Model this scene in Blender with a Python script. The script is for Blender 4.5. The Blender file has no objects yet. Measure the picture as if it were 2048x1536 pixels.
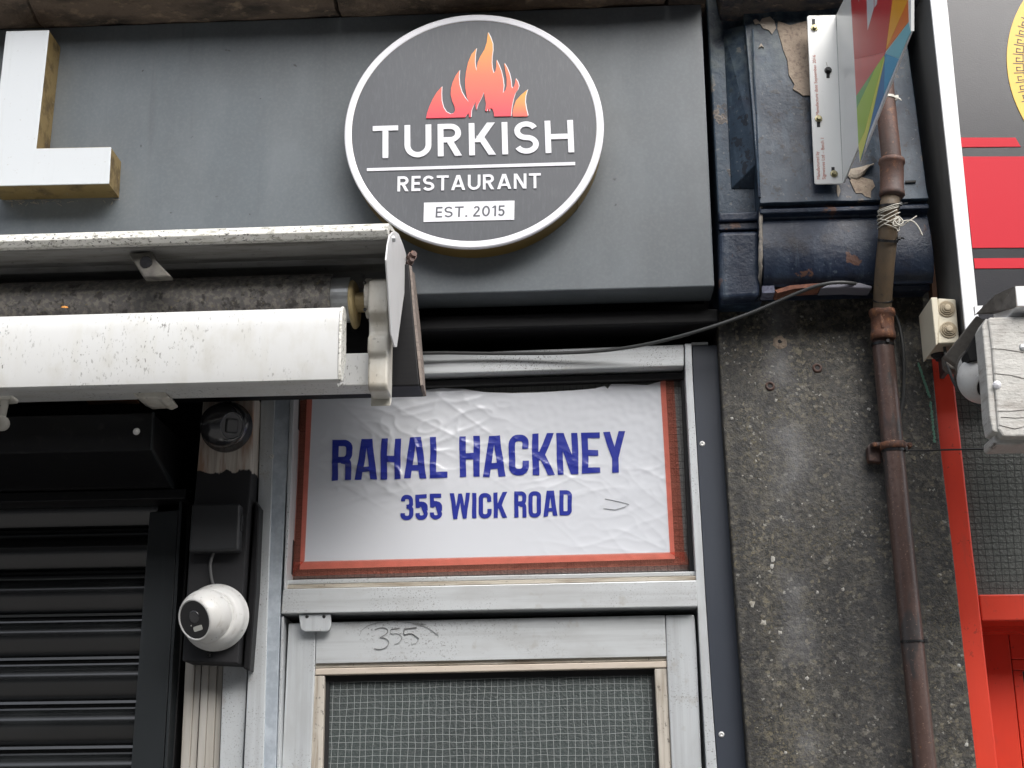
import bpy, bmesh, math, random
from mathutils import Vector, Matrix, noise
random.seed(7)
R = math.radians
sc = bpy.context.scene

# ------------------------------------------------------------------ camera, sky, sun, exposure
CAM = Vector((0, -3.1, 1.6))
TH, PS, RO, FPX = R(17.567), R(2.549), R(-.643), 2761.0
FW = Vector((-math.sin(PS)*math.cos(TH), math.cos(PS)*math.cos(TH), math.sin(TH)))
r0 = Vector((math.cos(PS), math.sin(PS), 0)); u0 = r0.cross(FW)
RT = math.cos(RO)*r0 + math.sin(RO)*u0
UP = -math.sin(RO)*r0 + math.cos(RO)*u0
cam = bpy.data.cameras.new('camera'); camo = bpy.data.objects.new('camera', cam)
sc.collection.objects.link(camo)
M = Matrix((RT, UP, -FW)).transposed().to_4x4(); M.translation = CAM
camo.matrix_world = M
cam.sensor_width = 36; cam.lens = 36*FPX/2048; cam.clip_start = .05; cam.clip_end = 500
sc.camera = camo

SUN_EL, SUN_AZ = 43, -30          # degrees; azimuth measured from straight in front of the shop, to the left
w = bpy.data.worlds.new("World"); sc.world = w; w.use_nodes = True
nt = w.node_tree; nt.nodes.clear()
sky = nt.nodes.new('ShaderNodeTexSky'); sky.sky_type = 'NISHITA'; sky.sun_disc = False
sky.sun_elevation = R(SUN_EL); sky.sun_rotation = R(180+SUN_AZ)
sky.air_density = 1.0; sky.dust_density = 3.0
hs = nt.nodes.new('ShaderNodeHueSaturation'); hs.inputs['Saturation'].default_value = .38
bg = nt.nodes.new('ShaderNodeBackground'); bg.inputs['Strength'].default_value = .15
wo = nt.nodes.new('ShaderNodeOutputWorld')
nt.links.new(sky.outputs[0], hs.inputs['Color']); nt.links.new(hs.outputs[0], bg.inputs['Color']); nt.links.new(bg.outputs[0], wo.inputs[0])
sun = bpy.data.lights.new('sun', 'SUN'); sun.energy = 1.45; sun.angle = R(60); sun.color = (1, .98, .955)
suno = bpy.data.objects.new('sun', sun); sc.collection.objects.link(suno)
sd = Vector((-math.sin(R(SUN_AZ))*math.cos(R(SUN_EL)), -math.cos(R(SUN_AZ))*math.cos(R(SUN_EL)), math.sin(R(SUN_EL))))
suno.rotation_euler = sd.to_track_quat('Z', 'Y').to_euler()
vs = sc.view_settings; vs.view_transform = 'Standard'; vs.look = 'None'; vs.exposure = 1.08; vs.gamma = 1; vs.use_curve_mapping = False

# ------------------------------------------------------------------ helpers
def ray(px, py): return FW + (px-1024)/FPX*RT - (py-768)/FPX*UP
def at(px, py, d):                     # point of the plane d metres in front of the shopfront line
    v = ray(px, py); return CAM + v*((-d-CAM.y)/v.y)
def atx(px, py, X):
    v = ray(px, py); return CAM + v*((X-CAM.x)/v.x)
def atp(px, py, p0, n):
    v = ray(px, py); return CAM + v*((p0-CAM).dot(n)/v.dot(n))
LOC = {}
def link(o): sc.collection.objects.link(o); return o
def thing(name, label, cat, loc, group=None):
    o = bpy.data.objects.new(name, None); link(o); o.empty_display_size = .05
    o.location = loc; o['label'] = label; o['category'] = cat
    if group: o['group'] = group
    LOC[o.name] = Vector(loc); return o
def put(name, bm, m, parent=None, bevel=0, smooth=False, seg=2, label=None, kind=None):
    me = bpy.data.meshes.new(name)
    bmesh.ops.recalc_face_normals(bm, faces=bm.faces)
    if parent: off = LOC[parent.name]
    else:
        off = Vector((0, 0, 0))
        for v in bm.verts: off += v.co
        off /= max(1, len(bm.verts))
        off.z = min(v.co.z for v in bm.verts)
    bmesh.ops.translate(bm, verts=bm.verts, vec=-off)
    bm.to_mesh(me); bm.free()
    if isinstance(m, (list, tuple)):
        for k in m: me.materials.append(k)
    else: me.materials.append(m)
    o = bpy.data.objects.new(name, me); link(o)
    if parent: o.parent = parent
    else: o.location = off
    LOC[o.name] = off
    if smooth:
        for p in me.polygons: p.use_smooth = True
    elif name in ('slat', 'front_bar', 'hood', 'cast_bracket', 'fabric_roll', 'main_block', 'scroll_moulding', 'bar_end_cap'):
        for p in me.polygons: p.use_smooth = True
        me.set_sharp_from_angle(angle=R(32))
    if bevel:
        b = o.modifiers.new('bevel', 'BEVEL'); b.width = bevel; b.segments = seg; b.limit_method = 'ANGLE'; b.angle_limit = R(35)
    if label: o['label'] = label
    if kind: o['kind'] = kind
    return o
def tag(o, label, cat, group=None):
    o['label'] = label; o['category'] = cat
    if group: o['group'] = group
    return o
def BM(): return bmesh.new()
def prism(bm, pts, vec, mi=0):         # pts: 3-D outline, extruded by vec
    vec = Vector(vec)
    a = [bm.verts.new(p) for p in pts]; b = [bm.verts.new(Vector(p)+vec) for p in pts]
    fs = [bm.faces.new(a), bm.faces.new(list(reversed(b)))]
    n = len(pts)
    for i in range(n): fs.append(bm.faces.new((a[i], b[i], b[(i+1) % n], a[(i+1) % n])))
    for f in fs: f.material_index = mi
    return bm
def slab(px, d0, d1, bm=None):         # outline seen in the photograph, standing at depth d0, solid back to d1
    bm = bm or BM()
    return prism(bm, [at(x, y, d0) for x, y in px], (0, d0-d1, 0))
def slabx(prof, x0, x1, bm=None):      # (d, z) profile run along x
    bm = bm or BM()
    return prism(bm, [Vector((x0, -d, z)) for d, z in prof], (x1-x0, 0, 0))
def box(x0, x1, d0, d1, z0, z1, bm=None):
    return slabx([(d0, z0), (d1, z0), (d1, z1), (d0, z1)], x0, x1, bm)
def frame_of(t, hint=None):
    t = t.normalized(); h = hint or (Vector((0, 0, 1)) if abs(t.z) < .9 else Vector((1, 0, 0)))
    u = t.cross(h).normalized(); return u, t.cross(u).normalized()
def tube(bm, pts, r, n=10, caps=True):
    pts = [Vector(p) for p in pts]; rs = r if isinstance(r, (list, tuple)) else [r]*len(pts)
    rings = []; u = None
    for i, p in enumerate(pts):
        t = (pts[min(i+1, len(pts)-1)]-pts[max(i-1, 0)]).normalized()
        if u is None: u, v = frame_of(t)
        else:
            u = (u-t*u.dot(t)).normalized(); v = t.cross(u)
        rings.append([bm.verts.new(p+rs[i]*(math.cos(a)*u+math.sin(a)*v)) for a in [2*math.pi*k/n for k in range(n)]])
    for a, b in zip(rings, rings[1:]):
        for k in range(n): bm.faces.new((a[k], a[(k+1) % n], b[(k+1) % n], b[k]))
    if caps: bm.faces.new(list(reversed(rings[0]))); bm.faces.new(rings[-1])
    return bm
def lathe(bm, prof, org, axis, n=32):  # prof: (radius, height along axis)
    org = Vector(org); axis = Vector(axis).normalized(); u, v = frame_of(axis); rings = []
    for r, h in prof:
        c = org+axis*h
        if r < 1e-6: rings.append([bm.verts.new(c)])
        else: rings.append([bm.verts.new(c+r*(math.cos(a)*u+math.sin(a)*v)) for a in [2*math.pi*k/n for k in range(n)]])
    for a, b in zip(rings, rings[1:]):
        for k in range(n):
            q = (k+1) % n
            if len(a) == 1 and len(b) > 1: bm.faces.new((a[0], b[q], b[k]))
            elif len(b) == 1 and len(a) > 1: bm.faces.new((a[k], a[q], b[0]))
            elif len(a) > 1: bm.faces.new((a[k], a[q], b[q], b[k]))
    return bm
def catmull(P, m=8):
    P = [Vector(p) for p in P]; Q = [P[0]*2-P[1]]+P+[P[-1]*2-P[-2]]; out = []
    for i in range(1, len(Q)-2):
        a, b, c, d = Q[i-1:i+3]
        for k in range(m):
            t = k/m
            out.append(.5*(2*b+(c-a)*t+(2*a-5*b+4*c-d)*t*t+(3*b-a-3*c+d)*t**3))
    out.append(P[-1]); return out
def jitter(bm, amp, scale, seed=0, cuts=0):
    if cuts: bmesh.ops.subdivide_edges(bm, edges=bm.edges, cuts=cuts, use_grid_fill=True)
    for v in bm.verts:
        p = v.co*scale+Vector((seed, seed*2.3, -seed))
        v.co += amp*Vector((noise.noise(p), noise.noise(p+Vector((9, 0, 4))), noise.noise(p+Vector((3, 7, 0)))))
    return bm
def gridcut(bm, step, x0, x1, z0, z1):
    x = x0+step
    while x < x1:
        bmesh.ops.bisect_plane(bm, geom=bm.verts[:]+bm.edges[:]+bm.faces[:], plane_co=(x, 0, 0), plane_no=(1, 0, 0)); x += step
    z = z0+step
    while z < z1:
        bmesh.ops.bisect_plane(bm, geom=bm.verts[:]+bm.edges[:]+bm.faces[:], plane_co=(0, 0, z), plane_no=(0, 0, 1)); z += step

# ------------------------------------------------------------------ materials
def mat(name, col, rough=.5, metal=0, spec=.5, layers=(), bump=None, coat=0, coat_rough=.1, rvar=0):
    m = bpy.data.materials.new(name); m.use_nodes = True; t = m.node_tree; N = t.nodes; L = t.links
    b = N['Principled BSDF']
    b.inputs['Base Color'].default_value = (*col, 1); b.inputs['Roughness'].default_value = rough
    b.inputs['Metallic'].default_value = metal; b.inputs['Specular IOR Level'].default_value = spec
    b.inputs['Coat Weight'].default_value = coat; b.inputs['Coat Roughness'].default_value = coat_rough
    tc = N.new('ShaderNodeTexCoord'); oi = N.new('ShaderNodeObjectInfo')
    ml = N.new('ShaderNodeMath'); ml.operation = 'MULTIPLY'; ml.inputs[1].default_value = 13
    L.new(oi.outputs['Random'], ml.inputs[0])
    va = N.new('ShaderNodeVectorMath'); va.operation = 'ADD'
    L.new(tc.outputs['Object'], va.inputs[0]); L.new(ml.outputs[0], va.inputs[1])
    def tex(kind, scale, detail=6, rough_=.6, dist=0):
        s = scale if isinstance(scale, tuple) else (scale,)*3
        mp = N.new('ShaderNodeMapping'); mp.inputs['Scale'].default_value = s; L.new(va.outputs[0], mp.inputs['Vector'])
        if kind == 'voronoi':
            x = N.new('ShaderNodeTexVoronoi'); x.inputs['Scale'].default_value = 1
            # warp the cells a little so that they read as natural grains
            nz = N.new('ShaderNodeTexNoise'); nz.inputs['Scale'].default_value = 2.2; L.new(mp.outputs[0], nz.inputs['Vector'])
            ad = N.new('ShaderNodeVectorMath'); ad.operation = 'MULTIPLY_ADD'; ad.inputs[1].default_value = (.7, .7, .7)
            L.new(nz.outputs['Color'], ad.inputs[0]); L.new(mp.outputs[0], ad.inputs[2]); L.new(ad.outputs[0], x.inputs['Vector'])
            return x.outputs['Distance']
        if kind == 'cell':
            x = N.new('ShaderNodeTexVoronoi'); x.inputs['Scale'].default_value = 1
            nz = N.new('ShaderNodeTexNoise'); nz.inputs['Scale'].default_value = 1.6; nz.inputs['Detail'].default_value = 4; L.new(mp.outputs[0], nz.inputs['Vector'])
            ad = N.new('ShaderNodeVectorMath'); ad.operation = 'MULTIPLY_ADD'; ad.inputs[1].default_value = (1.7, 1.7, 1.7)
            L.new(nz.outputs['Color'], ad.inputs[0]); L.new(mp.outputs[0], ad.inputs[2]); L.new(ad.outputs[0], x.inputs['Vector'])
            sp = N.new('ShaderNodeSeparateColor'); L.new(x.outputs['Color'], sp.inputs[0]); return sp.outputs[0]
        x = N.new('ShaderNodeTexNoise'); x.inputs['Scale'].default_value = 1; x.inputs['Detail'].default_value = detail
        x.inputs['Roughness'].default_value = rough_; x.inputs['Distortion'].default_value = dist
        L.new(mp.outputs[0], x.inputs['Vector']); return x.outputs['Fac']
    prev = None; pr = None
    for ly in layers:
        if ly['k'] == 'z':             # a level of the thing itself (paint line), with a ragged edge
            sx = N.new('ShaderNodeSeparateXYZ'); L.new(tc.outputs['Object'], sx.inputs[0])
            nz = tex('noise', ly.get('s', 20)); ma = N.new('ShaderNodeMath'); ma.operation = 'MULTIPLY_ADD'
            L.new(nz, ma.inputs[0]); ma.inputs[1].default_value = ly.get('amp', .05); L.new(sx.outputs['Z'], ma.inputs[2]); src = ma.outputs[0]
        elif ly['k'] == 'x':           # a run-off stain standing at one place of the thing
            sx = N.new('ShaderNodeSeparateXYZ'); L.new(tc.outputs['Object'], sx.inputs[0])
            nz = tex('noise', ly.get('s', 6)); m1 = N.new('ShaderNodeMath'); m1.operation = 'MULTIPLY_ADD'; m1.inputs[1].default_value = ly.get('amp', .06); m1.inputs[2].default_value = -ly['x0']-ly.get('amp', .06)*.5
            L.new(nz, m1.inputs[0]); m2_ = N.new('ShaderNodeMath'); m2_.operation = 'ADD'; L.new(m1.outputs[0], m2_.inputs[0]); L.new(sx.outputs['X'], m2_.inputs[1])
            m3 = N.new('ShaderNodeMath'); m3.operation = 'ABSOLUTE'; L.new(m2_.outputs[0], m3.inputs[0]); src = m3.outputs[0]
        else: src = tex(ly['k'], ly['s'], ly.get('d', 6), ly.get('r', .6), ly.get('dist', 0))
        mr = N.new('ShaderNodeMapRange'); mr.inputs['From Min'].default_value = ly['lo']; mr.inputs['From Max'].default_value = ly['hi']
        mr.inputs['To Max'].default_value = ly.get('f', 1); L.new(src, mr.inputs['Value']); fac = mr.outputs[0]
        if 'k2' in ly:                 # second mask multiplied in: breaks the layer up into patches
            s2 = tex(ly['k2'], ly['s2']); m2 = N.new('ShaderNodeMapRange'); m2.inputs['From Min'].default_value = ly['lo2']; m2.inputs['From Max'].default_value = ly['hi2']
            L.new(s2, m2.inputs['Value']); mm = N.new('ShaderNodeMath'); mm.operation = 'MULTIPLY'; L.new(fac, mm.inputs[0]); L.new(m2.outputs[0], mm.inputs[1]); fac = mm.outputs[0]
        mx = N.new('ShaderNodeMix'); mx.data_type = 'RGBA'; L.new(fac, mx.inputs['Factor'])
        if prev: L.new(prev, mx.inputs['A'])
        else: mx.inputs['A'].default_value = (*col, 1)
        mx.inputs['B'].default_value = (*ly['c'], 1); prev = mx.outputs['Result']
        if 'rough' in ly:
            mf = N.new('ShaderNodeMix'); L.new(fac, mf.inputs['Factor'])
            if pr: L.new(pr, mf.inputs['A'])
            else: mf.inputs['A'].default_value = rough
            mf.inputs['B'].default_value = ly['rough']; pr = mf.outputs['Result']
    if prev: L.new(prev, b.inputs['Base Color'])
    if rvar:
        nz = tex('noise', 14); ma = N.new('ShaderNodeMath'); ma.operation = 'MULTIPLY_ADD'; ma.inputs[1].default_value = rvar
        L.new(nz, ma.inputs[0])
        if pr: L.new(pr, ma.inputs[2])
        else: ma.inputs[2].default_value = rough-rvar*.5
        pr = ma.outputs[0]
    if pr: L.new(pr, b.inputs['Roughness'])
    if bump:
        nrm = None
        for bl in (bump if isinstance(bump, list) else [bump]):
            k, s, st = bl[0], bl[1], bl[2]; dist = bl[3] if len(bl) > 3 else .002
            bp = N.new('ShaderNodeBump'); bp.inputs['Strength'].default_value = st; bp.inputs['Distance'].default_value = dist
            L.new(tex(k, s), bp.inputs['Height'])
            if nrm: L.new(nrm, bp.inputs['Normal'])
            nrm = bp.outputs['Normal']
        L.new(nrm, b.inputs['Normal'])
    return m
def ly(k, s, lo, hi, c, f=1, **kw): return dict(k=k, s=s, lo=lo, hi=hi, c=c, f=f, **kw)

mFascia = mat('fascia_paint', (.112, .130, .143), .42, spec=.5, rvar=.12, bump=('noise', 260, .06),
    layers=[ly('noise', (9, 9, 3), .45, .75, (.165, .184, .196), .6), ly('noise', (5, 5, 4), .42, .68, (.10, .112, .12), .7), ly('noise', 130, .46, .64, (.25, .265, .275), .1), ly('noise', (40, 40, 1.5), .6, .8, (.07, .075, .08), .5), ly('voronoi', 14, .06, .02, (.03, .03, .03), .8)])
mBlackPaint = mat('black_paint', (.008, .008, .009), .42, spec=.3, rvar=.15, bump=('noise', (60, 60, 60), .12), layers=[ly('noise', 30, .6, .75, (.035, .034, .032), .6)])
mBlackWood = mat('black_painted_wood', (.008, .008, .009), .5, spec=.25, bump=('noise', (6, 60, 90), .25), layers=[ly('noise', (5, 40, 70), .6, .8, (.03, .03, .032), .6)])
mRawWood = mat('weathered_wood', (.23, .19, .165), .8, bump=('noise', (20, 20, 120), .4), layers=[ly('noise', (20, 40, 160), .45, .7, (.1, .08, .07), .8)])
mLFace = mat('white_acrylic', (.60, .63, .65), .3, layers=[ly('noise', (30, 30, 2), .55, .75, (.50, .53, .53), .6), ly('noise', 120, .66, .72, (.35, .33, .28), .4)], bump=('noise', 30, .02))
mGold = mat('gold_trim', (.30, .215, .085), .45, metal=.45, layers=[ly('noise', 16, .5, .68, (.1, .075, .05), .9, rough=.9), ly('noise', 60, .64, .72, (.34, .30, .24), .6)], bump=('noise', 60, .25))
mGoldClean = mat('gold_return', (.25, .17, .05), .4, metal=.45, layers=[ly('noise', 10, .55, .75, (.13, .09, .04), .8)])
mDisc = mat('disc_face', (.095, .100, .110), .38, rvar=.1, bump=('noise', (240, 240, 60), .12), layers=[ly('noise', (160, 160, 30), .5, .7, (.135, .142, .154), .5), ly('noise', (6, 6, 3), .55, .75, (.075, .078, .088), .5)])
mSignWhite = mat('sign_white', (.82, .82, .86), .35, layers=[ly('noise', 20, .6, .8, (.7, .7, .74), .5)])
mSignGrey = mat('sign_print_grey', (.10, .105, .12), .5)
mCream = mat('cast_cream', (.62, .60, .54), .5, bump=('noise', 50, .15), layers=[ly('noise', (20, 20, 9), .45, .75, (.42, .37, .29), .8), ly('noise', 60, .62, .74, (.12, .10, .08), .75), ly('noise', 9, .62, .75, (.2, .19, .1), .5)])
mAwnWhite = mat('awning_white', (.64, .645, .632), .42, bump=('noise', (300, 300, 40), .04),
    layers=[ly('noise', (25, 25, 3), .5, .8, (.56, .55, .49), .6), ly('noise', (190, 190, 80), .585, .65, (.07, .065, .05), .85, k2='noise', s2=7, lo2=.42, hi2=.62), ly('noise', (14, 14, 10), .52, .72, (.53, .52, .475), .7), ly('noise', 30, .68, .8, (.5, .48, .38), .5)])
mAwnDirty = mat('awning_dirty_edge', (.74, .73, .68), .55, bump=('noise', 90, .3),
    layers=[ly('noise', (60, 140, 130), .52, .62, (.26, .25, .19), .7), ly('noise', (130, 170, 170), .58, .64, (.03, .03, .025), .9), ly('noise', 12, .55, .8, (.5, .48, .38), .5)])
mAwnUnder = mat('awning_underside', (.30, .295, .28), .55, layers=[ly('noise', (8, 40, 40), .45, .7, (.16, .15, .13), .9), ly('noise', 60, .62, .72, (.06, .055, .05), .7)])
mPlate = mat('end_plate_grey', (.70, .70, .70), .42, bump=('noise', 40, .06), layers=[ly('noise', (14, 14, 8), .5, .8, (.58, .58, .57), .7)])
mFabric = mat('awning_fabric', (.17, .16, .155), .95, bump=('noise', 160, .5),
    layers=[ly('noise', (90, 90, 90), .47, .58, (.30, .28, .24), .75), ly('noise', (50, 50, 50), .54, .62, (.06, .056, .052), .8), ly('noise', (14, 14, 14), .55, .75, (.07, .066, .064), .9), ly('noise', (110, 110, 110), .60, .72, (.30, .25, .12), .7)])
mGalv = mat('galvanised_metal', (.52, .54, .55), .38, metal=.7, bump=('noise', 40, .1), layers=[ly('noise', 30, .5, .7, (.34, .35, .35), .7), ly('noise', 14, .62, .75, (.2, .18, .16), .6)])
mBrassy = mat('yellow_nylon', (.47, .37, .19), .5, layers=[ly('noise', 40, .5, .75, (.33, .25, .12), .8)])
mAlu = mat('aluminium_frame', (.64, .665, .675), .38, metal=.35, rvar=.14, bump=('noise', (150, 200, 200), .02),
    layers=[ly('noise', (2, 60, 60), .45, .75, (.42, .43, .43), .7), ly('noise', 260, .57, .63, (.12, .11, .10), .75, k2='noise', s2=6, lo2=.45, hi2=.6), ly('noise', (5, 12, 12), .5, .7, (.46, .46, .45), .5), ly('noise', 22, .60, .74, (.40, .37, .32), .5)])
mAluV = mat('aluminium_post', (.64, .67, .685), .36, metal=.35, rvar=.16, bump=('noise', (200, 200, 4), .03),
    layers=[ly('noise', (60, 60, 1.5), .45, .75, (.43, .44, .45), .7), ly('noise', 240, .58, .64, (.12, .11, .10), .7, k2='noise', s2=6, lo2=.47, hi2=.6), ly('noise', (12, 12, 4), .5, .7, (.47, .48, .48), .55), ly('noise', 24, .62, .74, (.40, .37, .33), .45)])
mAluMirror = mat('zinc_strip', (.50, .56, .62), .3, metal=.4, layers=[ly('noise', 50, .42, .66, (.68, .74, .80), .8, rough=.4)], bump=('noise', 30, .05))
mAluDirty = mat('dirty_bead', (.46, .42, .35), .6, bump=('noise', (20, 90, 90), .25), layers=[ly('noise', (8, 60, 60), .45, .68, (.22, .18, .13), .9), ly('noise', (90, 90, 90), .63, .7, (.05, .045, .04), .8), ly('noise', 20, .6, .75, (.62, .6, .55), .6)])
mFlute = mat('fluted_trim', (.45, .43, .395), .5, metal=.1, layers=[ly('noise', (40, 40, 1.5), .45, .7, (.32, .295, .25), .8)])
mTrim = mat('slate_trim', (.031, .038, .053), .45, rvar=.1, bump=('noise', 200, .03), layers=[ly('noise', (20, 20, 3), .5, .8, (.045, .053, .068), .7)])
mShutter = mat('shutter_black', (.008, .009, .0095), .24, spec=.6, coat=.55, coat_rough=.16, rvar=.08, bump=[('noise', 60, .06)], layers=[ly('noise', (5, 9, 9), .5, .8, (.022, .024, .025), .6)])
mGuide = mat('shutter_guide_black', (.017, .020, .022), .38, rvar=.1, bump=('noise', 120, .08), layers=[ly('noise', (20, 20, 2), .5, .8, (.035, .04, .043), .7)])
mGasket = mat('black_gasket', (.008, .008, .009), .6)
mInterior = mat('dark_interior', (.012, .012, .012), .9)
mBlackPlastic = mat('black_plastic', (.024, .024, .026), .2, spec=1.0, bump=('noise', 300, .03))
mBlackMatte = mat('black_matte_plastic', (.017, .018, .02), .5, bump=('noise', 300, .05))
mLens = mat('lens_black', (.006, .006, .007), .08, spec=.6)
mWhitePlastic = mat('white_plastic', (.70, .70, .68), .38, layers=[ly('noise', (12, 12, 12), .48, .75, (.55, .53, .49), .7), ly('noise', (40, 40, 14), .58, .68, (.40, .37, .32), .55), ly('noise', 90, .64, .69, (.2, .18, .15), .6)])
mOffWhite = mat('lamp_window', (.55, .55, .50), .3)
mBareWood = mat('bare_board', (.58, .53, .47), .75, bump=('noise', (100, 100, 6), .3),
    layers=[ly('noise', (110, 110, 5), .45, .7, (.27, .21, .165), .8), ly('noise', (20, 20, 3), .54, .64, (.30, .15, .08), .75), ly('noise', (8, 8, 5), .55, .75, (.55, .52, .48), .6), ly('z', 22, .70, .712, (.30, .255, .215), 0)])
GX = at(1650, 1536, 0)
mStone = mat('granite_face', (.026, .0255, .0245), .6, rvar=.25, bump=[('noise', 120, .6, .004), ('cell', 75, .35, .002)],
    layers=[ly('noise', 40, .42, .64, (.058, .054, .048), .9, dist=1.5), ly('cell', 85, .55, .98, (.095, .088, .070), .85), ly('cell', 130, .35, .1, (.010, .010, .010), .75), ly('cell', 150, .80, .99, (.20, .175, .12), .85, k2='noise', s2=9, lo2=.38, hi2=.58),
            ly('noise', 70, .55, .62, (.15, .125, .06), .7, dist=3, k2='noise', s2=6, lo2=.42, hi2=.6), ly('cell', 62, .955, .985, (.22, .205, .17), .65, k2='noise', s2=34, lo2=.44, hi2=.58), ly('cell', 210, .975, .985, (.34, .33, .29), .8, k2='noise', s2=14, lo2=.45, hi2=.55), ly('noise', 85, .545, .60, (.16, .15, .12), .6, dist=3.2, k2='noise', s2=11, lo2=.45, hi2=.62),
            ly('noise', (3, 3, 1.6), .48, .72, (.055, .055, .057), .65), ly('x', 5, .055, .0, (.20, .20, .205), .8, x0=at(1575, 900, 0).x-GX.x, amp=.10, k2='noise', s2=7, lo2=.38, hi2=.66), ly('noise', (9, 9, .8), .58, .72, (.018, .018, .019), .6), ly('x', 9, .03, .0, (.012, .012, .012), .6, x0=at(1455, 900, 0).x-GX.x+.02, amp=.03)])
mConsole = mat('blue_gloss_paint', (.015, .027, .047), .42, spec=.32, coat=0, rvar=.25, bump=[('noise', 12, .3, .006), ('noise', 34, .35, .004), ('noise', 120, .2, .002)],
    layers=[ly('noise', (9, 9, 5), .40, .70, (.043, .069, .100), .85), ly('noise', (60, 60, 14), .52, .72, (.075, .11, .15), .5), ly('noise', 11, .56, .68, (.026, .03, .05), .8), ly('noise', 75, .60, .67, (.012, .012, .015), .75), ly('noise', 90, .63, .68, (.16, .17, .17), .6), ly('noise', 17, .625, .635, (.21, .165, .125), .75, k2='noise', s2=5, lo2=.48, hi2=.52), ly('noise', 34, .60, .62, (.010, .010, .013), .7), ly('z', 9, at(1500, 150, .1).z-at(1640, 600, .05).z, at(1500, 70, .1).z-at(1640, 600, .05).z, (.095, .125, .135), .75, amp=.12, k2='noise', s2=34, lo2=.40, hi2=.62)])
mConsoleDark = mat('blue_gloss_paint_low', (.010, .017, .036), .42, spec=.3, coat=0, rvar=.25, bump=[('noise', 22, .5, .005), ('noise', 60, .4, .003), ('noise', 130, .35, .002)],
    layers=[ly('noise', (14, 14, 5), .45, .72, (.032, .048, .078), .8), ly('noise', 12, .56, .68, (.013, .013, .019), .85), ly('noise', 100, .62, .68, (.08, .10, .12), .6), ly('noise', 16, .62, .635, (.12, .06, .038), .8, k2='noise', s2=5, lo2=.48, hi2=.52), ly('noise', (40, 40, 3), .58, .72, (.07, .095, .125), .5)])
mPutty = mat('putty_joint', (.24, .22, .19), .9, layers=[ly('noise', 60, .45, .7, (.07, .075, .085), .9)])
mBareStone = mat('peeled_stone', (.36, .29, .225), .9, bump=[('noise', 80, .6, .003)], layers=[ly('noise', 110, .5, .62, (.24, .185, .15), .9), ly('noise', 60, .58, .7, (.45, .38, .29), .7), ly('noise', 200, .62, .7, (.12, .10, .09), .8)])
mFlake = mat('curled_paint', (.38, .33, .27), .8, layers=[ly('noise', 60, .5, .7, (.22, .18, .15), .8)])
mPutty = mat('putty_joint', (.30, .27, .23), .9, layers=[ly('noise', 60, .5, .7, (.12, .12, .13), .9)])
mCornice = mat('stained_sandstone', (.14, .105, .08), .9, bump=[('noise', 30, .8, .01), ('noise', 120, .5, .004)],
    layers=[ly('noise', (6, 14, 14), .45, .65, (.035, .03, .026), .95), ly('noise', (25, 40, 40), .55, .68, (.27, .20, .14), .8), ly('noise', 70, .62, .7, (.08, .075, .04), .7)])
mRust = mat('rusty_iron', (.095, .046, .033), .6, bump=('noise', 110, .5), layers=[ly('noise', (20, 20, 6), .42, .62, (.050, .034, .031), .85), ly('noise', 130, .54, .63, (.045, .026, .022), .6), ly('noise', 50, .58, .7, (.25, .115, .055), .7), ly('noise', 160, .66, .72, (.30, .22, .17), .5)])
mRustLow = mat('brown_pipe_paint', (.072, .044, .037), .34, rvar=.25, bump=('noise', 110, .35), layers=[ly('noise', (30, 30, 3), .42, .66, (.115, .075, .064), .85), ly('noise', 120, .52, .62, (.06, .035, .03), .6), ly('noise', (18, 18, 5), .56, .62, (.035, .035, .036), .8), ly('noise', 200, .62, .67, (.3, .2, .15), .6), ly('noise', 60, .66, .73, (.23, .12, .06), .8)])
mRustOrange = mat('orange_rust', (.12, .05, .028), .8, bump=('noise', 90, .6), layers=[ly('noise', 40, .44, .62, (.06, .036, .03), .9), ly('noise', 70, .54, .66, (.26, .11, .045), .8), ly('noise', 150, .6, .66, (.34, .2, .12), .6)])
mWrap = mat('brown_wrap', (.10, .075, .05), .6, bump=('noise', (40, 40, 90), .3), layers=[ly('noise', (30, 30, 5), .45, .7, (.17, .115, .065), .7), ly('noise', 60, .62, .72, (.045, .04, .035), .8)])
mString = mat('white_string', (.52, .50, .44), .85, bump=('noise', 400, .5))
mCable = mat('grey_cable', (.05, .052, .052), .45)
mTie = mat('black_nylon', (.014, .014, .015), .35)
mWhiteTie = mat('white_nylon', (.6, .58, .52), .5)
mFlange = mat('white_bracket', (.80, .81, .79), .3, layers=[ly('noise', (30, 30, 5), .58, .8, (.70, .71, .69), .6), ly('noise', 100, .70, .76, (.35, .33, .3), .5)])
mSteel = mat('bolt_zinc', (.36, .33, .20), .3, metal=.8, layers=[ly('noise', 120, .5, .7, (.2, .17, .1), .7)])
mDarkBolt = mat('bolt_black', (.03, .03, .03), .35, metal=.5)
mTextRed = mat('red_print', (.55, .16, .11), .6)
def flat(name, c, rough=.35, **k): return mat(name, c, rough, layers=[ly('noise', (12, 12, 4), .5, .85, tuple(min(1, x*.82+.03) for x in c), .6)], **k)
mRed = flat('sign_red', (.56, .045, .05)); mPink = flat('sign_coral', (.72, .15, .14)); mOrange = flat('sign_orange', (.80, .20, .035)); mAmber = flat('sign_amber', (.86, .40, .03))
mAqua = flat('sign_aqua', (.19, .53, .62)); mBlue = flat('sign_blue', (.06, .36, .60)); mNavy = flat('sign_navy', (.05, .19, .42)); mGreen = flat('sign_green', (.17, .45, .15)); mLime = flat('sign_lime', (.42, .62, .07)); mYellow = flat('sign_yellow', (.74, .74, .11)); mPale = flat('sign_pale', (.62, .65, .67))
mNFrame = mat('shop_frame_white', (.80, .815, .83), .35, layers=[ly('noise', (30, 30, 3), .55, .8, (.68, .68, .67), .6), ly('noise', 60, .70, .76, (.3, .28, .25), .5)])
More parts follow.
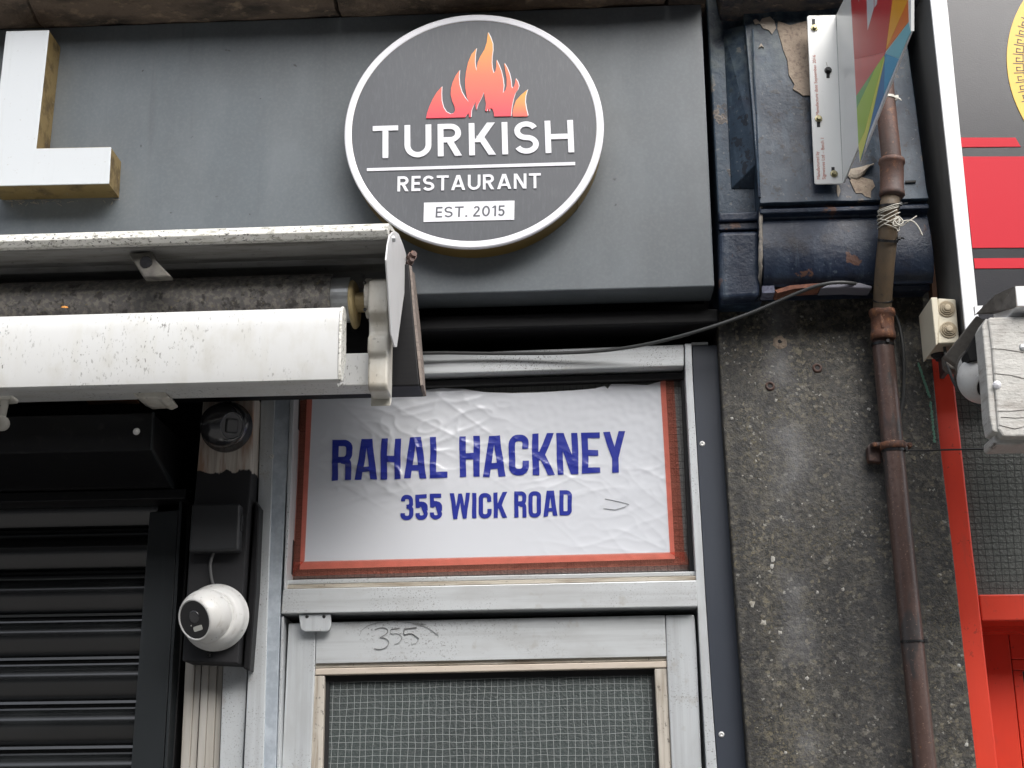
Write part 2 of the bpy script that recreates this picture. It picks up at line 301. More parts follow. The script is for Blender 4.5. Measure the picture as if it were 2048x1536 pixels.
mNSide = mat('shop_frame_side', (.12, .12, .118), .6, bump=('noise', 200, .1), layers=[ly('noise', (14, 14, 4), .5, .75, (.18, .18, .175), .7)])
mNPanel = mat('charcoal_vinyl', (.020, .021, .026), .24, bump=('noise', 300, .12), rvar=.08)
mNRed = mat('red_vinyl', (.56, .010, .026), .5, spec=.25, bump=('noise', 260, .08))
mNYellow = mat('golden_vinyl', (.80, .50, .06), .35)
mRedPaint = mat('red_gloss_paint', (.70, .052, .024), .38, rvar=.12, bump=('noise', (40, 40, 12), .1), layers=[ly('noise', (12, 12, 4), .5, .8, (.56, .042, .022), .7), ly('noise', (30, 30, 8), .6, .7, (.50, .06, .035), .5), ly('noise', 90, .62, .66, (.22, .03, .02), .7, k2='noise', s2=8, lo2=.5, hi2=.6)])
mWired = mat('obscured_glass', (.058, .073, .070), .24, spec=.6, bump=[('noise', 210, .6, .003)], layers=[ly('noise', 170, .5, .64, (.115, .13, .128), .7), ly('noise', 3, .4, .7, (.05, .056, .056), .6)])
mWiredDark = mat('obscured_glass_dim', (.085, .092, .085), .3, spec=.5, bump=[('noise', 180, .5, .003)], layers=[ly('noise', 150, .5, .66, (.12, .13, .12), .6), ly('noise', 3, .45, .7, (.06, .066, .06), .7)])
mWire = mat('glass_wire', (.40, .425, .42), .45, metal=.3)
mWireDark = mat('glass_wire_dark', (.022, .025, .024), .5)
mCreamBox = mat('ivory_plastic', (.66, .61, .48), .4, layers=[ly('noise', 20, .5, .8, (.58, .53, .40), .7), ly('noise', 140, .69, .75, (.3, .25, .18), .5)])
mGrommet = mat('ivory_rubber', (.45, .38, .27), .7)
mFlakyWhite = mat('flaking_white_paint', (.55, .54, .505), .65, bump=[('noise', (18, 18, 60), .6, .005), ('noise', 120, .4, .003)],
    layers=[ly('noise', (10, 10, 45), .55, .68, (.34, .31, .275), .85), ly('noise', 26, .52, .66, (.42, .40, .37), .7), ly('noise', (10, 10, 120), .58, .63, (.11, .09, .075), .9, k2='noise', s2=8, lo2=.45, hi2=.6), ly('noise', 130, .66, .72, (.2, .17, .14), .7)])
mOldMetal = mat('dull_bracket', (.20, .185, .165), .6, metal=.3, layers=[ly('noise', 40, .48, .7, (.10, .09, .08), .8), ly('noise', 100, .62, .72, (.4, .38, .34), .5)])
mGreenPaint = mat('mint_paint', (.12, .27, .19), .7)
mPaper = mat('banner_vinyl', (.66, .68, .72), .30, spec=.5, coat=.7, coat_rough=.07, bump=('noise', 120, .02))
mInk = mat('blue_ink', (.022, .034, .29), .3, spec=.5, coat=.4, coat_rough=.15)
mPencil = mat('pencil_mark', (.24, .245, .245), .7)
mRivet = mat('rivet_white', (.68, .68, .66), .35, metal=.3)
mPave = mat('paving', (.17, .165, .155), .85, layers=[ly('noise', 6, .4, .7, (.13, .125, .12), .8)])
mRoad = mat('asphalt', (.05, .05, .05), .9, layers=[ly('noise', 40, .4, .7, (.07, .07, .07), .8)])
def tape_mat():
    m = bpy.data.materials.new('red_clear_tape'); m.use_nodes = True; t = m.node_tree; t.nodes.clear()
    tr = t.nodes.new('ShaderNodeBsdfTransparent'); tr.inputs[0].default_value = (1, .50, .42, 1)
    df = t.nodes.new('ShaderNodeBsdfPrincipled'); df.inputs['Base Color'].default_value = (.56, .22, .16, 1); df.inputs['Roughness'].default_value = .22
    nz = t.nodes.new('ShaderNodeTexNoise'); nz.inputs['Scale'].default_value = 35; mr = t.nodes.new('ShaderNodeMapRange'); mr.inputs['To Min'].default_value = .06; mr.inputs['To Max'].default_value = .36
    tc = t.nodes.new('ShaderNodeTexCoord'); mx = t.nodes.new('ShaderNodeMixShader'); o = t.nodes.new('ShaderNodeOutputMaterial')
    t.links.new(tc.outputs['Object'], nz.inputs['Vector']); t.links.new(nz.outputs['Fac'], mr.inputs['Value']); t.links.new(mr.outputs[0], mx.inputs[0])
    t.links.new(tr.outputs[0], mx.inputs[1]); t.links.new(df.outputs[0], mx.inputs[2]); t.links.new(mx.outputs[0], o.inputs[0]); return m
mTape = tape_mat()
def flame_mat(name, z0, z1, lo, mid, hi):     # printed colour run of the flame emblem
    m = mat(name, lo, .35, bump=('noise', 200, .1)); t = m.node_tree; N = t.nodes; b = N['Principled BSDF']
    tc = N.new('ShaderNodeTexCoord'); sx = N.new('ShaderNodeSeparateXYZ'); mr = N.new('ShaderNodeMapRange'); mr.inputs['From Min'].default_value = z0; mr.inputs['From Max'].default_value = z1
    cr = N.new('ShaderNodeValToRGB'); cr.color_ramp.elements[0].color = (*lo, 1); cr.color_ramp.elements[1].color = (*hi, 1); e = cr.color_ramp.elements.new(.5); e.color = (*mid, 1)
    t.links.new(tc.outputs['Object'], sx.inputs[0]); t.links.new(sx.outputs['Z'], mr.inputs['Value']); t.links.new(mr.outputs[0], cr.inputs[0]); t.links.new(cr.outputs[0], b.inputs['Base Color']); return m

# ------------------------------------------------------------------ lettering drawn as strokes
def strip(path, t, closed=False):
    n = len(path); Lp, Rp = [], []
    P = [Vector(p).to_2d() for p in path]
    for i in range(n):
        a = P[i-1] if (i > 0 or closed) else None; c = P[(i+1) % n] if (i < n-1 or closed) else None
        d1 = (P[i]-a).normalized() if a is not None else None; d2 = (c-P[i]).normalized() if c is not None else None
        if d1 is None: d1 = d2
        if d2 is None: d2 = d1
        n1 = Vector((-d1.y, d1.x)); n2 = Vector((-d2.y, d2.x)); m = (n1+n2)
        m = m.normalized() if m.length > 1e-6 else n1
        k = t/2/max(.5, m.dot(n1)); Lp.append(P[i]+m*k); Rp.append(P[i]-m*k)
    if closed:
        h = n//2
        return [Lp[:h+1]+Rp[:h+1][::-1], Lp[h:]+[Lp[0]]+[Rp[0]]+Rp[h:][::-1]]
    return [Lp+Rp[::-1]]
def rc(x0, y0, x1, y1): return [[Vector((x0, y0)), Vector((x1, y0)), Vector((x1, y1)), Vector((x0, y1))]]
def dg(xa, ya, xb, yb, w): return [[Vector((xa-w/2, ya)), Vector((xa+w/2, ya)), Vector((xb+w/2, yb)), Vector((xb-w/2, yb))]]
def arcp(cx, cy, rx, ry, a0, a1, n=14): return [(cx+rx*math.cos(R(a0+(a1-a0)*k/n)), cy+ry*math.sin(R(a0+(a1-a0)*k/n))) for k in range(n+1)]
def geo(ch, t):            # round geometric capitals, cap height 1
    if ch == 'T': return .72, rc(0, 1-t*.95, .72, 1)+rc(.36-t/2, 0, .36+t/2, 1-t*.95)
    if ch == 'U':
        r = .38; return .76, strip([(t/2, 1), (t/2, r)]+arcp(r, r, r-t/2, r-t/2+.01, 180, 360)[1:-1]+[(.76-t/2, r), (.76-t/2, 1)], t)
    if ch == 'R':
        y0 = .42; c = (1+y0)/2; ry = (1-y0)/2-t/2
        return .70, rc(0, 0, t, 1)+strip([(t, 1-t/2), (.36, 1-t/2)]+arcp(.36, c, ry*1.05, ry, 90, -90)[1:]+[(t, y0+t/2)], t)+dg(.58, 0, .33, y0+t*.4, t*1.2)
    if ch == 'K': return .75, rc(0, 0, t, 1)+dg(t+.06, .40, .63, 1, t*1.36)+dg(.65, 0, .31, .60, t*1.25)
    if ch == 'I': return t, rc(0, 0, t, 1)
    if ch == 'S':
        r = (1-t)/4; rx = .345-t/2
        return .69, strip(arcp(.345, 1-t/2-r, rx*.96, r, 22, 270, 18)+arcp(.345, t/2+r, rx, r, 90, -158, 18)[1:], t)
    if ch == 'H': return .80, rc(0, 0, t, 1)+rc(.80-t, 0, .80, 1)+rc(t, .5-t/2, .80-t, .5+t/2)
    if ch == 'E': return .54, rc(0, 0, t, 1)+rc(t, 0, .54, t)+rc(t, .5-t/2, .50, .5+t/2)+rc(t, 1-t, .54, 1)
    if ch == 'A': return .86, dg(t*.58, 0, .43-.02, 1, t*1.12)+dg(.86-t*.58, 0, .43+.02, 1, t*1.12)+rc(.2, .2, .66, .2+t*.9)
    if ch == 'N': return .76, rc(0, 0, t, 1)+rc(.76-t, 0, .76, 1)+dg(.76-t*.62, 0, t*.62, 1, t*1.2)
    if ch == '.': return t*1.1, rc(0, 0, t*1.1, t*1.1)
    if ch == '2': return .56, strip(arcp(.27, .72, .25-t/2, .28-t/2, 165, -38, 16)+[(.05, t/2+.02)], t)+rc(0.01, 0, .56, t)
    if ch == '0': return .64, strip(arcp(.32, .5, .32-t/2, .5-t/2, 0, 345, 23), t, True)
    if ch == '1': return .34, rc(.34-t, 0, .34, 1)+dg(.06, .78, .26, 1-.01, t*1.3)
    if ch == '5': return .56, rc(.06, 1-t, .52, 1)+rc(.05, .5, .05+t*.92, 1-t)+strip([(.05+t*.4, .5)]+arcp(.26, .33, .28-t/2, .33-t/2, 120, -150, 18), t)
    return .32, []
def con(ch, t):            # tall condensed capitals
    w = .49; h = t/2; q = min(.14, (w-t)/2-.004)
    def rr(x0, y0, x1, y1, which):
        out = []
        for c, (cx, cy, a) in zip('abcd', ((x1-q, y1-q, 0), (x0+q, y1-q, 90), (x0+q, y0+q, 180), (x1-q, y0+q, 270))):
            if c in which: out.append((c, arcp(cx, cy, q, q, a, a+90, 6)))
        return dict(out)
    if ch == 'H': return w, rc(0, 0, t, 1)+rc(w-t, 0, w, 1)+rc(t, .5-h, w-t, .5+h)
    if ch == 'L': return .42, rc(0, 0, t, 1)+rc(t, 0, .42, t*.9)
    if ch == 'E': return .45, rc(0, 0, t, 1)+rc(t, 0, .45, t*.9)+rc(t, .5-h, .40, .5+h*.8)+rc(t, 1-t*.9, .45, 1)
    if ch == 'I': return t, rc(0, 0, t, 1)
    if ch == 'A': return .54, dg(h*1.05, 0, .27-.052, 1, t*1.05)+dg(.54-h*1.05, 0, .27+.052, 1, t*1.05)+rc(.14, .19, .40, .19+t*.85)
    if ch == 'N': return w+.02, rc(0, 0, t*.95, 1)+rc(w+.02-t*.95, 0, w+.02, 1)+dg(w+.02-t*.62, 0, t*.62, 1, t*1.12)
    if ch == 'K': return w+.02, rc(0, 0, t, 1)+dg(t+.02, .36, w-.04, 1, t*1.1)+dg(w-.05, 0, .2, .56, t*1.1)
    if ch == 'Y': return .54, dg(.27, .36, t*.52, 1, t*1.05)+dg(.27, .36, .54-t*.52, 1, t*1.05)+rc(.27-h, 0, .27+h, .42)
    if ch == 'W':
        W = .80; return W, dg(.215, 0, t*.5, 1, t)+dg(.215, 0, .40, .97, t*.85)+dg(W-.215, 0, .40, .97, t*.85)+dg(W-.215, 0, W-t*.5, 1, t)
    if ch == 'O':
        d = rr(h, h, w-h, 1-h, 'abcd'); return w, strip(d['a']+d['b']+d['c']+d['d'], t, True)
    if ch == 'D':
        d = rr(h, h, w-h, 1-h, 'ad'); return w, rc(0, 0, t, 1)+strip([(t, h)]+d['d']+d['a']+[(t, 1-h)], t)
    if ch == 'C':
        d = rr(h, h, w-h, 1-h, 'abcd'); return w, strip([(w-h, .64)]+d['a']+d['b']+d['c']+d['d']+[(w-h, .36)], t)
    if ch == 'R':
        y0 = .44; d = rr(h, y0+h, w-h, 1-h, 'ad'); e = arcp(w-h-.09, .36+.03, .09, .09, 90, 0, 5)
        return w, rc(0, 0, t, 1)+strip([(t, y0+h)]+d['d']+d['a']+[(t, 1-h)], t)+strip([(w*.5, .50)]+e+[(w-h, 0)], t)
    if ch == '3':
        a = rr(h, .5, w-h, 1-h, 'ab'); b = rr(h, h, w-h, .56, 'cd')
        return w, strip([(h, .74)]+list(reversed(a['b']))+list(reversed(a['a']))+[(w-h, .63), (w-h-.06, .53), (w*.45, .52)], t)+strip([(w*.45, .525), (w-h-.06, .51), (w-h, .42)]+list(reversed(b['d']))+list(reversed(b['c']))+[(h, .27)], t)
    if ch == '5':
        b = rr(h, h, w-h, .62, 'acd')
        return w, rc(0.01, 1-t, w-.03, 1)+rc(.01, .47, t*.95+.01, 1-t)+strip([(t*.9, .575), (w*.5, .62)]+b['a']+list(reversed(b['d']))+list(reversed(b['c']))+[(h, .27)], t)
    return .215, []
def layout(txt, font, t, track):
    out = []; x = 0
    for ch in txt:
        w_, polys = font(ch, t); out.append((x, polys, ch)); x += w_+(track if ch != ' ' else 0)
    return out, x-track
def text_on(txt, font, t, track, pl, pr, pt, d, height, warp=None):
    """one bmesh per letter: pl/pr = pixels of the baseline's ends, pt = pixel above pl at cap height"""
    ls, W = layout(txt, font, t, track)
    O = at(*pl, d); U = (at(*pr, d)-O)/W; V = at(*pt, d)-O; out = []
    for x, polys, ch in ls:
        if not polys: continue
        bm = BM()
        for k, pg in enumerate(polys):
            pts = [O+U*(p.x+x)+V*p.y+Vector((0, -.00012*k, 0)) for p in pg]
            if height: prism(bm, [p-Vector((0, height, 0)) for p in pts], (0, height+.00012*k, 0))
            else: bm.faces.new([bm.verts.new(p) for p in pts])
        out.append(bm)
    return out
def join(bms):
    o = BM()
    for b in bms:
        me = bpy.data.meshes.new('tmp'); b.to_mesh(me); b.free(); o.from_mesh(me); bpy.data.meshes.remove(me)
    return o

# ------------------------------------------------------------------ setting: ground
bm = box(-14, 14, .10, 3.9, -.3, 0); o = put('pavement', bm, mPave, kind='structure')
bm = BM(); bm.faces.new([bm.verts.new(p) for p in ((-60, -3.88, -.12), (60, -3.88, -.12), (60, -60, -.12), (-60, -60, -.12))]); put('road', bm, mRoad, kind='structure')

# the row of houses on the other side of the road: what the glossy paint and glass mirror
bm = box(-45, 45, 15.0, 22, -.12, 11.2); o = put('opposite_terrace', bm, mat('stock_brick', (.10, .082, .068), .9, layers=[ly('noise', 1.5, .4, .7, (.075, .06, .05), .8)]), kind='structure')
bm = BM()
for i in range(22):
    for z0_, z1_ in ((.6, 2.9), (4.0, 5.9), (7.2, 8.9)):
        x_ = -42+i*4; box(x_, x_+1.5, 14.985, 15.1, z0_, z1_, bm); box(x_+2, x_+3.2, 14.985, 15.1, z0_, z1_, bm)
o2 = put('window_row', bm, mat('far_glass', (.03, .035, .04), .1), o, kind='stuff')
# ------------------------------------------------------------------ building carcass, cornice
b = thing('shop_building', 'dark shop building carcass behind the signs and door', 'building', (0, .3, 0))
put('back_wall', box(-3, 3, -.26, -.4, 0, 4.2), mInterior, b)
put('lintel', box(-3, at(1437, 630, 0).x-.003, .03, -.24, at(1437, 645, .03).z, at(1437, 617, .03).z), mBlackWood, b, bevel=.004)
zc = at(0, 57, .1).z
c = thing('stone_cornice', 'stained brown stone cornice along the top above the grey fascia', 'cornice', (-.5, 0, zc))
xj = at(665, 20, .2).x; xk = at(1340, 5, .2).x
for x0, x1, s in ((-2.3, xj-.76, 1), (xj-.754, xj-.004, 2), (xj+.004, xk-.004, 3), (xk+.004, .36, 4)):
    bm = slabx([(.085, zc+.004), (.13, zc-.002), (.22, zc+.02), (.30, zc+.06), (.31, zc+.09), (.31, zc+.32), (-.2, zc+.32), (-.2, zc+.004)], x0, x1)
    bmesh.ops.subdivide_edges(bm, edges=[e for e in bm.edges if e.calc_length() > .1], cuts=12, use_grid_fill=True); jitter(bm, .011, 22, s)
    put('stone_block', bm, mCornice, c, smooth=False)

# ------------------------------------------------------------------ grey fascia
zf = at(1430, 572.5, .1).z
f = thing('fascia_board', 'long dark grey fascia board behind the round sign and letter', 'fascia', (-.5, -.1, zf))
pr = [at(1401.5, 0, .1), at(1429, 573, .1)]
x1 = pr[1].x; x1t = x1+(pr[0].x-x1)*1.06
bm = prism(BM(), [Vector((-2.3, -.1, zf)), Vector((x1, -.1, zf)), Vector((x1t, -.1, zc-.002)), Vector((-2.3, -.1, zc-.002))], (0, .098, 0))
put('panel', bm, mFascia, f, bevel=.003)
put('soffit_strip', box(-2.3, x1-.012, -.003, -.03, zf+.006, zf+.2), mBlackWood, f)

# ------------------------------------------------------------------ letter L
l = thing('channel_letter', 'big white letter L with gold sides on the grey fascia', 'letter', at(100, 370, .1))
Lp = [(12, 62.5), (98, 60), (72, 297), (222, 294), (217.7, 367), (-24, 372)]
put('face', slab(Lp, .1835, .1795), mLFace, l, bevel=.0012)
cx, cy = 90, 260
put('return', slab([(x+(cx-x)*.006, y+(cy-y)*.004) for x, y in Lp], .1792, .1005), mGold, l)
bm = BM()                                   # cobwebby dirt hanging under and beside the foot
for k in range(26):
    q = random.random(); a = at(10+q*225, 402-q*3+random.random()*6, .101); e = a+Vector((random.uniform(-.02, .02), -.004-.01*random.random(), -random.random()*.02)); tube(bm, catmull([a, (a+e)/2+Vector((.003, -.004, -.002)), e], 3), .0005, 4)
put('cobweb', bm, mFlake, l, kind='stuff')

# ------------------------------------------------------------------ round sign
cc = at(947.2, 262, .17); 
RX = (at(1207.5, 262, .17).x-at(686.7, 262, .17).x)/2; RZ = (at(947, 30.6, .17).z-at(947, 494.5, .17).z)/2
zmid = (at(947, 30.6, .17).z+at(947, 494.5, .17).z)/2; cc = Vector((cc.x, -.17, zmid)); RD = (RX+RZ)/2
s = thing('round_sign', 'round dark flame-emblem restaurant sign with white rim on the grey fascia', 'sign', (cc.x, -.1, zmid-RD))
AX = (0, -1, 0)
put('return', lathe(BM(), [(0, 0), (RD-.004, 0), (RD-.004, .0655), (0, .0655)], (cc.x, -.1005, zmid), AX, 96), mGoldClean, s)
Ri = RD*.945
put('rim', lathe(BM(), [(Ri, -.006), (RD, -.006), (RD+.0005, .003), (RD-.002, .005), (Ri+.002, .005), (Ri, .004)], (cc.x, -.166, zmid), AX, 128), mSignWhite, s)
put('face', lathe(BM(), [(0, 0), (Ri-.0006, 0), (Ri-.0006, .0035), (0, .0035)], (cc.x, -.166, zmid), AX, 96), mDisc, s)
DF = .1696
for bm in text_on('TURKISH', geo, .165, .175, (745.2, 317.6), (1148.6, 305.6), (745.6, 253.0), DF, .0025): put('letter', bm, mSignWhite, s, bevel=.0005, seg=1)
for bm in text_on('RESTAURANT', geo, .165, .15, (794.7, 383.4), (1082.0, 376.9), (795.4, 353.6), DF, .002): put('letter', bm, mSignWhite, s)
put('rule_line', slab([(733.8, 336.4), (1150.4, 323.8), (1150.4, 330.2), (733.8, 342)], DF+.002, DF-.001), mSignWhite, s)
put('date_plate', slab([(848, 405.3), (1029, 401.2), (1028.4, 439.4), (847, 443.8)], DF+.0015, DF-.001), mSignWhite, s)
put('date_lettering', join(text_on('EST. 2015', geo, .14, .16, (871, 435.2), (1009.5, 431.8), (872, 414), DF+.0018, 0)), mSignGrey, s)
FL = [(118,718),(125,680),(140,635),(165,580),(195,530),(232,488),(230,540),(232,590),(245,640),(265,672),(295,688),(318,682),(330,660),(325,630),(308,590),(298,545),(300,500),(312,455),(335,405),(362,368),(358,420),(362,470),(378,525),(400,565),(432,605),(415,560),(405,500),(403,440),(410,380),(425,310),(450,250),(485,208),(477,255),(475,310),(480,345),(486,372),(495,310),(515,265),(545,215),(562,160),(570,90),(590,130),(605,175),(606,220),(600,265),(598,310),(602,355),(612,388),(625,375),(632,340),(632,292),(650,330),(668,375),(680,430),(686,480),(680,533),(698,515),(708,480),(708,430),(698,375),(688,315),(710,350),(728,395),(738,440),(742,485),(748,500),(762,485),(770,455),(772,428),(788,452),(797,482),(788,510),(770,535),(757,575),(748,620),(742,660),(738,703),(616,705),(612,672),(600,645),(584,650),(580,672),(570,640),(562,668),(550,662),(556,610),(548,570),(540,525),(528,560),(512,590),(496,620),(485,658),(479,625),(485,594),(464,625),(450,662),(445,710),(432,711),(430,682),(416,692),(404,711),(385,712)]
FS = [(752,705),(750,680),(758,640),(775,590),(810,550),(858,510),(845,555),(842,600),(850,650),(862,698),(855,705)]
z7 = lambda pts, dx=0, dy=0: [(820+(x+dx)/3.658, 40+(y+dy)/3.658) for x, y in pts]
put('flame_backing', slab(z7(FL, 5, -3), DF+.0016, DF-.001), mSignWhite, s); put('flame_backing', slab(z7(FS, 6, -3), DF+.0015, DF-.001), mSignWhite, s)
zb = zmid-RD
z0, z1 = at(940, 232, DF).z-zb, at(975, 66, DF).z-zb
put('flame', slab(z7(FL), DF+.0026, DF+.0002), flame_mat('flame_print', z0, z1*.95+z0*.05, (.80, .07, .10), (.95, .19, .10), (.95, .42, .08)), s)
z0, z1 = at(1040, 232, DF).z-zb, at(1050, 185, DF).z-zb
put('flame', slab(z7(FS), DF+.0025, DF+.0002), flame_mat('small_flame_print', z0, z1, (.88, .14, .11), (.95, .30, .09), (.95, .42, .08)), s)
p = at(1157, 405, .14); a = math.atan2(p.z-zmid, p.x-cc.x); c0 = Vector((cc.x+(RD-.003)*math.cos(a), -.165, zmid+(RD-.003)*math.sin(a)))
put('return_seam', tube(BM(), [c0, c0+Vector((0, .062, 0))], .0012, 6), mGold, s)

# ------------------------------------------------------------------ awning and its timber plank
xp = at(848, 720, .19).x
zt, zb_ = at(826, 528, .19).z, at(845, 772, .19).z
pk = thing('backing_plank', 'thick black painted wooden plank behind the awning with raw end grain', 'plank', (xp-.5, -.15, zb_))
bm = prism(BM(), [Vector((-2.3, -.19, zb_)), Vector((at(850, 771, .19).x-.012, -.19, zb_)), Vector((at(818, 528, .19).x, -.19, zt)), Vector((-2.3, -.19, zt))], (0, .0875, 0))
put('plank_body', jitter(bm, .003, 5, 2), mBlackWood, pk, bevel=.003)
e0, e1 = at(850, 772, .19).x-.0118, at(818, 528, .19).x+.0002
bm = prism(BM(), [Vector((e0, -.188, zb_+.002)), Vector((e0+.006, -.186, zb_+.004)), Vector((e1+.005, -.185, zt-.002)), Vector((e1, -.188, zt-.001))], (0, .083, 0))
bmesh.ops.subdivide_edges(bm, edges=bm.edges, cuts=6, use_grid_fill=True); jitter(bm, .003, 45, 5); put('end_grain', bm, mRawWood, pk)
bm = box(at(170, 790, .15).x, at(272, 790, .15).x, .185, .12, zb_-.004, zb_-.0005); put('bare_patch', jitter(bm, .006, 20, 3, cuts=3), mat('bare_brown_wood', (.22, .10, .045), .8, layers=[ly('noise', (6, 60, 60), .4, .7, (.10, .05, .03), .8)]), pk)

X0 = -.3715
aw = thing('awning', 'folded white cassette awning with dirty top edge over the shutter', 'awning', (-1.0, -.3, 2.5))
zl = at(300, 487, .44).z
bm = slabx([(.438, zl), (.447, zl+.012), (.443, zl+.028), (.425, zl+.037), (.37, zl+.052), (.19, zl+.09), (.19, zl+.082), (.37, zl+.042), (.418, zl+.026), (.425, zl+.012), (.42, zl+.002)], -2.3, X0-.004)
put('hood', bm, [mAwnDirty], aw, bevel=.0015)
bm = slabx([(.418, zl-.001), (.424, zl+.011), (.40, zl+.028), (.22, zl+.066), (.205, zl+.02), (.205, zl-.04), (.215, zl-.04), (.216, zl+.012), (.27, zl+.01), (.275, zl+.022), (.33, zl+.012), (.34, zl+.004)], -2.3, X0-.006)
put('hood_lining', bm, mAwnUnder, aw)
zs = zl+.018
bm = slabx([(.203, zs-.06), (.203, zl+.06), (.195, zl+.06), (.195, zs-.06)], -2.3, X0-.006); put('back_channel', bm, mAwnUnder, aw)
PO = [(773, 520), (776, 490), (780, 471), (786, 464), (792, 463), (798, 468), (806, 488), (812, 507), (815, 545), (806, 605), (794, 694), (790, 694), (783, 670), (778, 590)]
bm = prism(BM(), [atx(x, y, X0) for x, y in PO], (-.0035, 0, 0)); put('end_plate', bm, mPlate, aw, bevel=.0008)
sb = atx(785, 478, X0); put('screw', lathe(BM(), [(0, .006), (.006, .006), (.007, .003), (.007, 0)], sb, (1, 0, 0), 12), mGalv, aw)
for (sx, sy, rr_) in ((821, 517, .012), (817, 529, .009)):
    p = at(sx, sy, .17); put('rusty_bolt', lathe(BM(), [(0, .02), (rr_*.7, .02), (rr_*.7, .010), (rr_, .010), (rr_, -.0), (0, 0)], p, (.5, -.8, .3), 6), mRust, aw)
cr = at(702, 600, .28)
RY, RZc, RRr = cr.y, cr.z, .058
put('fabric_roll', lathe(BM(), [(0, 0), (RRr, 0), (RRr+.001, .02), (RRr, .5), (RRr+.002, 1.2), (RRr, 1.7), (0, 1.7)], (at(668, 600, .28).x, RY, RZc), (-1, 0, 0), 40), mFabric, aw, smooth=False)
xr = at(677, 600, .28).x; xe = at(704, 600, .28).x
put('roller_tube', lathe(BM(), [(0, 0), (.050, 0), (.050, xe-xr+.03), (0, xe-xr+.03)], (xr-.03, RY, RZc), (1, 0, 0), 40), mGalv, aw, bevel=.002)
put('flange_washer', lathe(BM(), [(0, 0), (.053, 0), (.054, .004), (.050, .009), (.02, .012), (.02, .0), (0, 0)], (xe+.002, RY-.002, RZc-.012), (1, -.05, .02), 36), mBrassy, aw)
put('axle', tube(BM(), [(xe, RY-.01, RZc-.01), (at(741, 600, .28).x+.02, RY-.01, RZc-.01)], .022, 20), mBrassy, aw, bevel=.001)
bm = BM()
xn = at(733, 600, .30).x
lathe(bm, [(.036, 0), (.044, 0), (.044, .012), (.036, .012)], (xn, RY-.016, RZc-.004), (1, 0, 0), 28)
put('limit_ring', bm, mCream, aw)
for k in range(14):
    bm = BM(); a = 2*math.pi*k/14; c1 = Vector((xn+.001, RY-.016+.0425*math.cos(a), RZc-.004+.0425*math.sin(a)))
    if k % 3: continue
    lathe(bm, [(0, .0035), (.004, .0035), (.004, 0)], c1+Vector((0, .003*math.cos(a), .003*math.sin(a))), (0, math.cos(a), math.sin(a)), 6)
    put('limit_mark', bm, mBlackPlastic, aw)
# cast arm bracket
def zat(y, d=.34): return at(757, y, d).z
prof = [(.26, zat(558)), (.30, zat(553)), (.335, zat(556)), (.352, zat(566)), (.356, zat(590)), (.354, zat(628)), (.342, zat(638)), (.335, zat(645)), (.333, zat(664)), (.338, zat(669)), (.348, zat(675)), (.350, zat(700)), (.345, zat(709)), (.336, zat(713)), (.337, zat(740)), (.335, zat(768)), (.325, zat(777)), (.26, zat(777))]
xa, xb = at(737, 650, .34).x, at(776, 650, .34).x
put('cast_bracket', slabx(prof, xa, xb), mCream, aw, bevel=.006, seg=3)
put('bracket_back_plate', slabx([(.258, zat(790)), (.258, zat(560)), (.24, zat(560)), (.24, zat(775))], xa-.004, at(784, 700, .25).x), mCream, aw, bevel=.002)
# square torsion bar, front profile, hangers
zq0, zq1 = at(705, 771, .30).z, at(705, 706, .30).z
put('square_bar', box(-2.3, xa-.001, .30, .235, zq0, zq1), mAwnWhite, aw, bevel=.003)
zf0, zf1 = at(300, 771, .45).z, at(300, 619, .45).z; xf = at(678, 690, .45).x
bm = slabx([(.446, zf0), (.452, zf0+.003), (.4535, zf0+.012), (.456, zf0+.03), (.457, zf0+.08), (.4555, zf1-.045), (.453, zf1-.030), (.449, zf1-.014), (.442, zf1-.004), (.43, zf1), (.41, zf1-.006), (.41, zf0+.01), (.43, zf0)], -2.3, xf)
put('front_bar', bm, mAwnWhite, aw, bevel=.0008)
bm = slabx([(.452, zf0+.002), (.458, zf0+.03), (.459, zf1-.05), (.452, zf1-.014), (.44, zf1-.001), (.425, zf1+.002), (.405, zf1-.008), (.395, zf0+.06), (.402, zf0+.05), (.43, zf0+.004)], xf+.0005, xf+.006)
put('bar_end_cap', bm, mAwnDirty, aw, bevel=.001)
bm = slabx([(.41, zf0+.008), (.38, zf0+.008), (.38, zf0+.02), (.41, zf0+.02)], -2.3, xf-.01); put('bar_groove_lip', bm, mAwnWhite, aw)
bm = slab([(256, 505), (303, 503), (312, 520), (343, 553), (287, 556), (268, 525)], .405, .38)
put('hood_bracket', bm, mat('shaded_bracket', (.15, .14, .12), .6, layers=[ly('noise', 40, .45, .65, (.06, .055, .05), .9)]), aw, bevel=.004); p = at(292, 525, .406); put('screw', lathe(BM(), [(0, .004), (.012, .003), (.014, 0)], p, (0, -1, -.2), 14), mBlackPlastic, aw)  # bracket colour darkened to stand in for the shade under the hood
bm = slab([(255, 772), (322, 772), (336, 792), (322, 799), (312, 795), (283, 797), (268, 790)], .285, .20); put('wall_bracket', bm, mCream, aw, bevel=.003)
p = at(279, 777, .29); put('screw', lathe(BM(), [(0, .005), (.009, .004), (.010, 0)], p, (0, -1, -.3), 8), mDarkBolt, aw)
bm = BM(); tube(bm, catmull([at(4, 786, .33), at(10, 800, .33), at(6, 825, .32), at(3, 840, .32)], 6), .008, 10); put('crank_stem', bm, mCream, aw, smooth=True)
put('stem_block', slab([(-20, 786), (24, 789), (22, 797), (-20, 800)], .34, .30), mCream, aw, bevel=.003)
put('crank_eye', lathe(BM(), [(.0, -.012), (.012, -.012), (.016, -.004), (.016, .004), (.012, .012), (0, .012)], at(4, 847, .32), (.3, -1, 0), 16), mCream, aw, smooth=True)
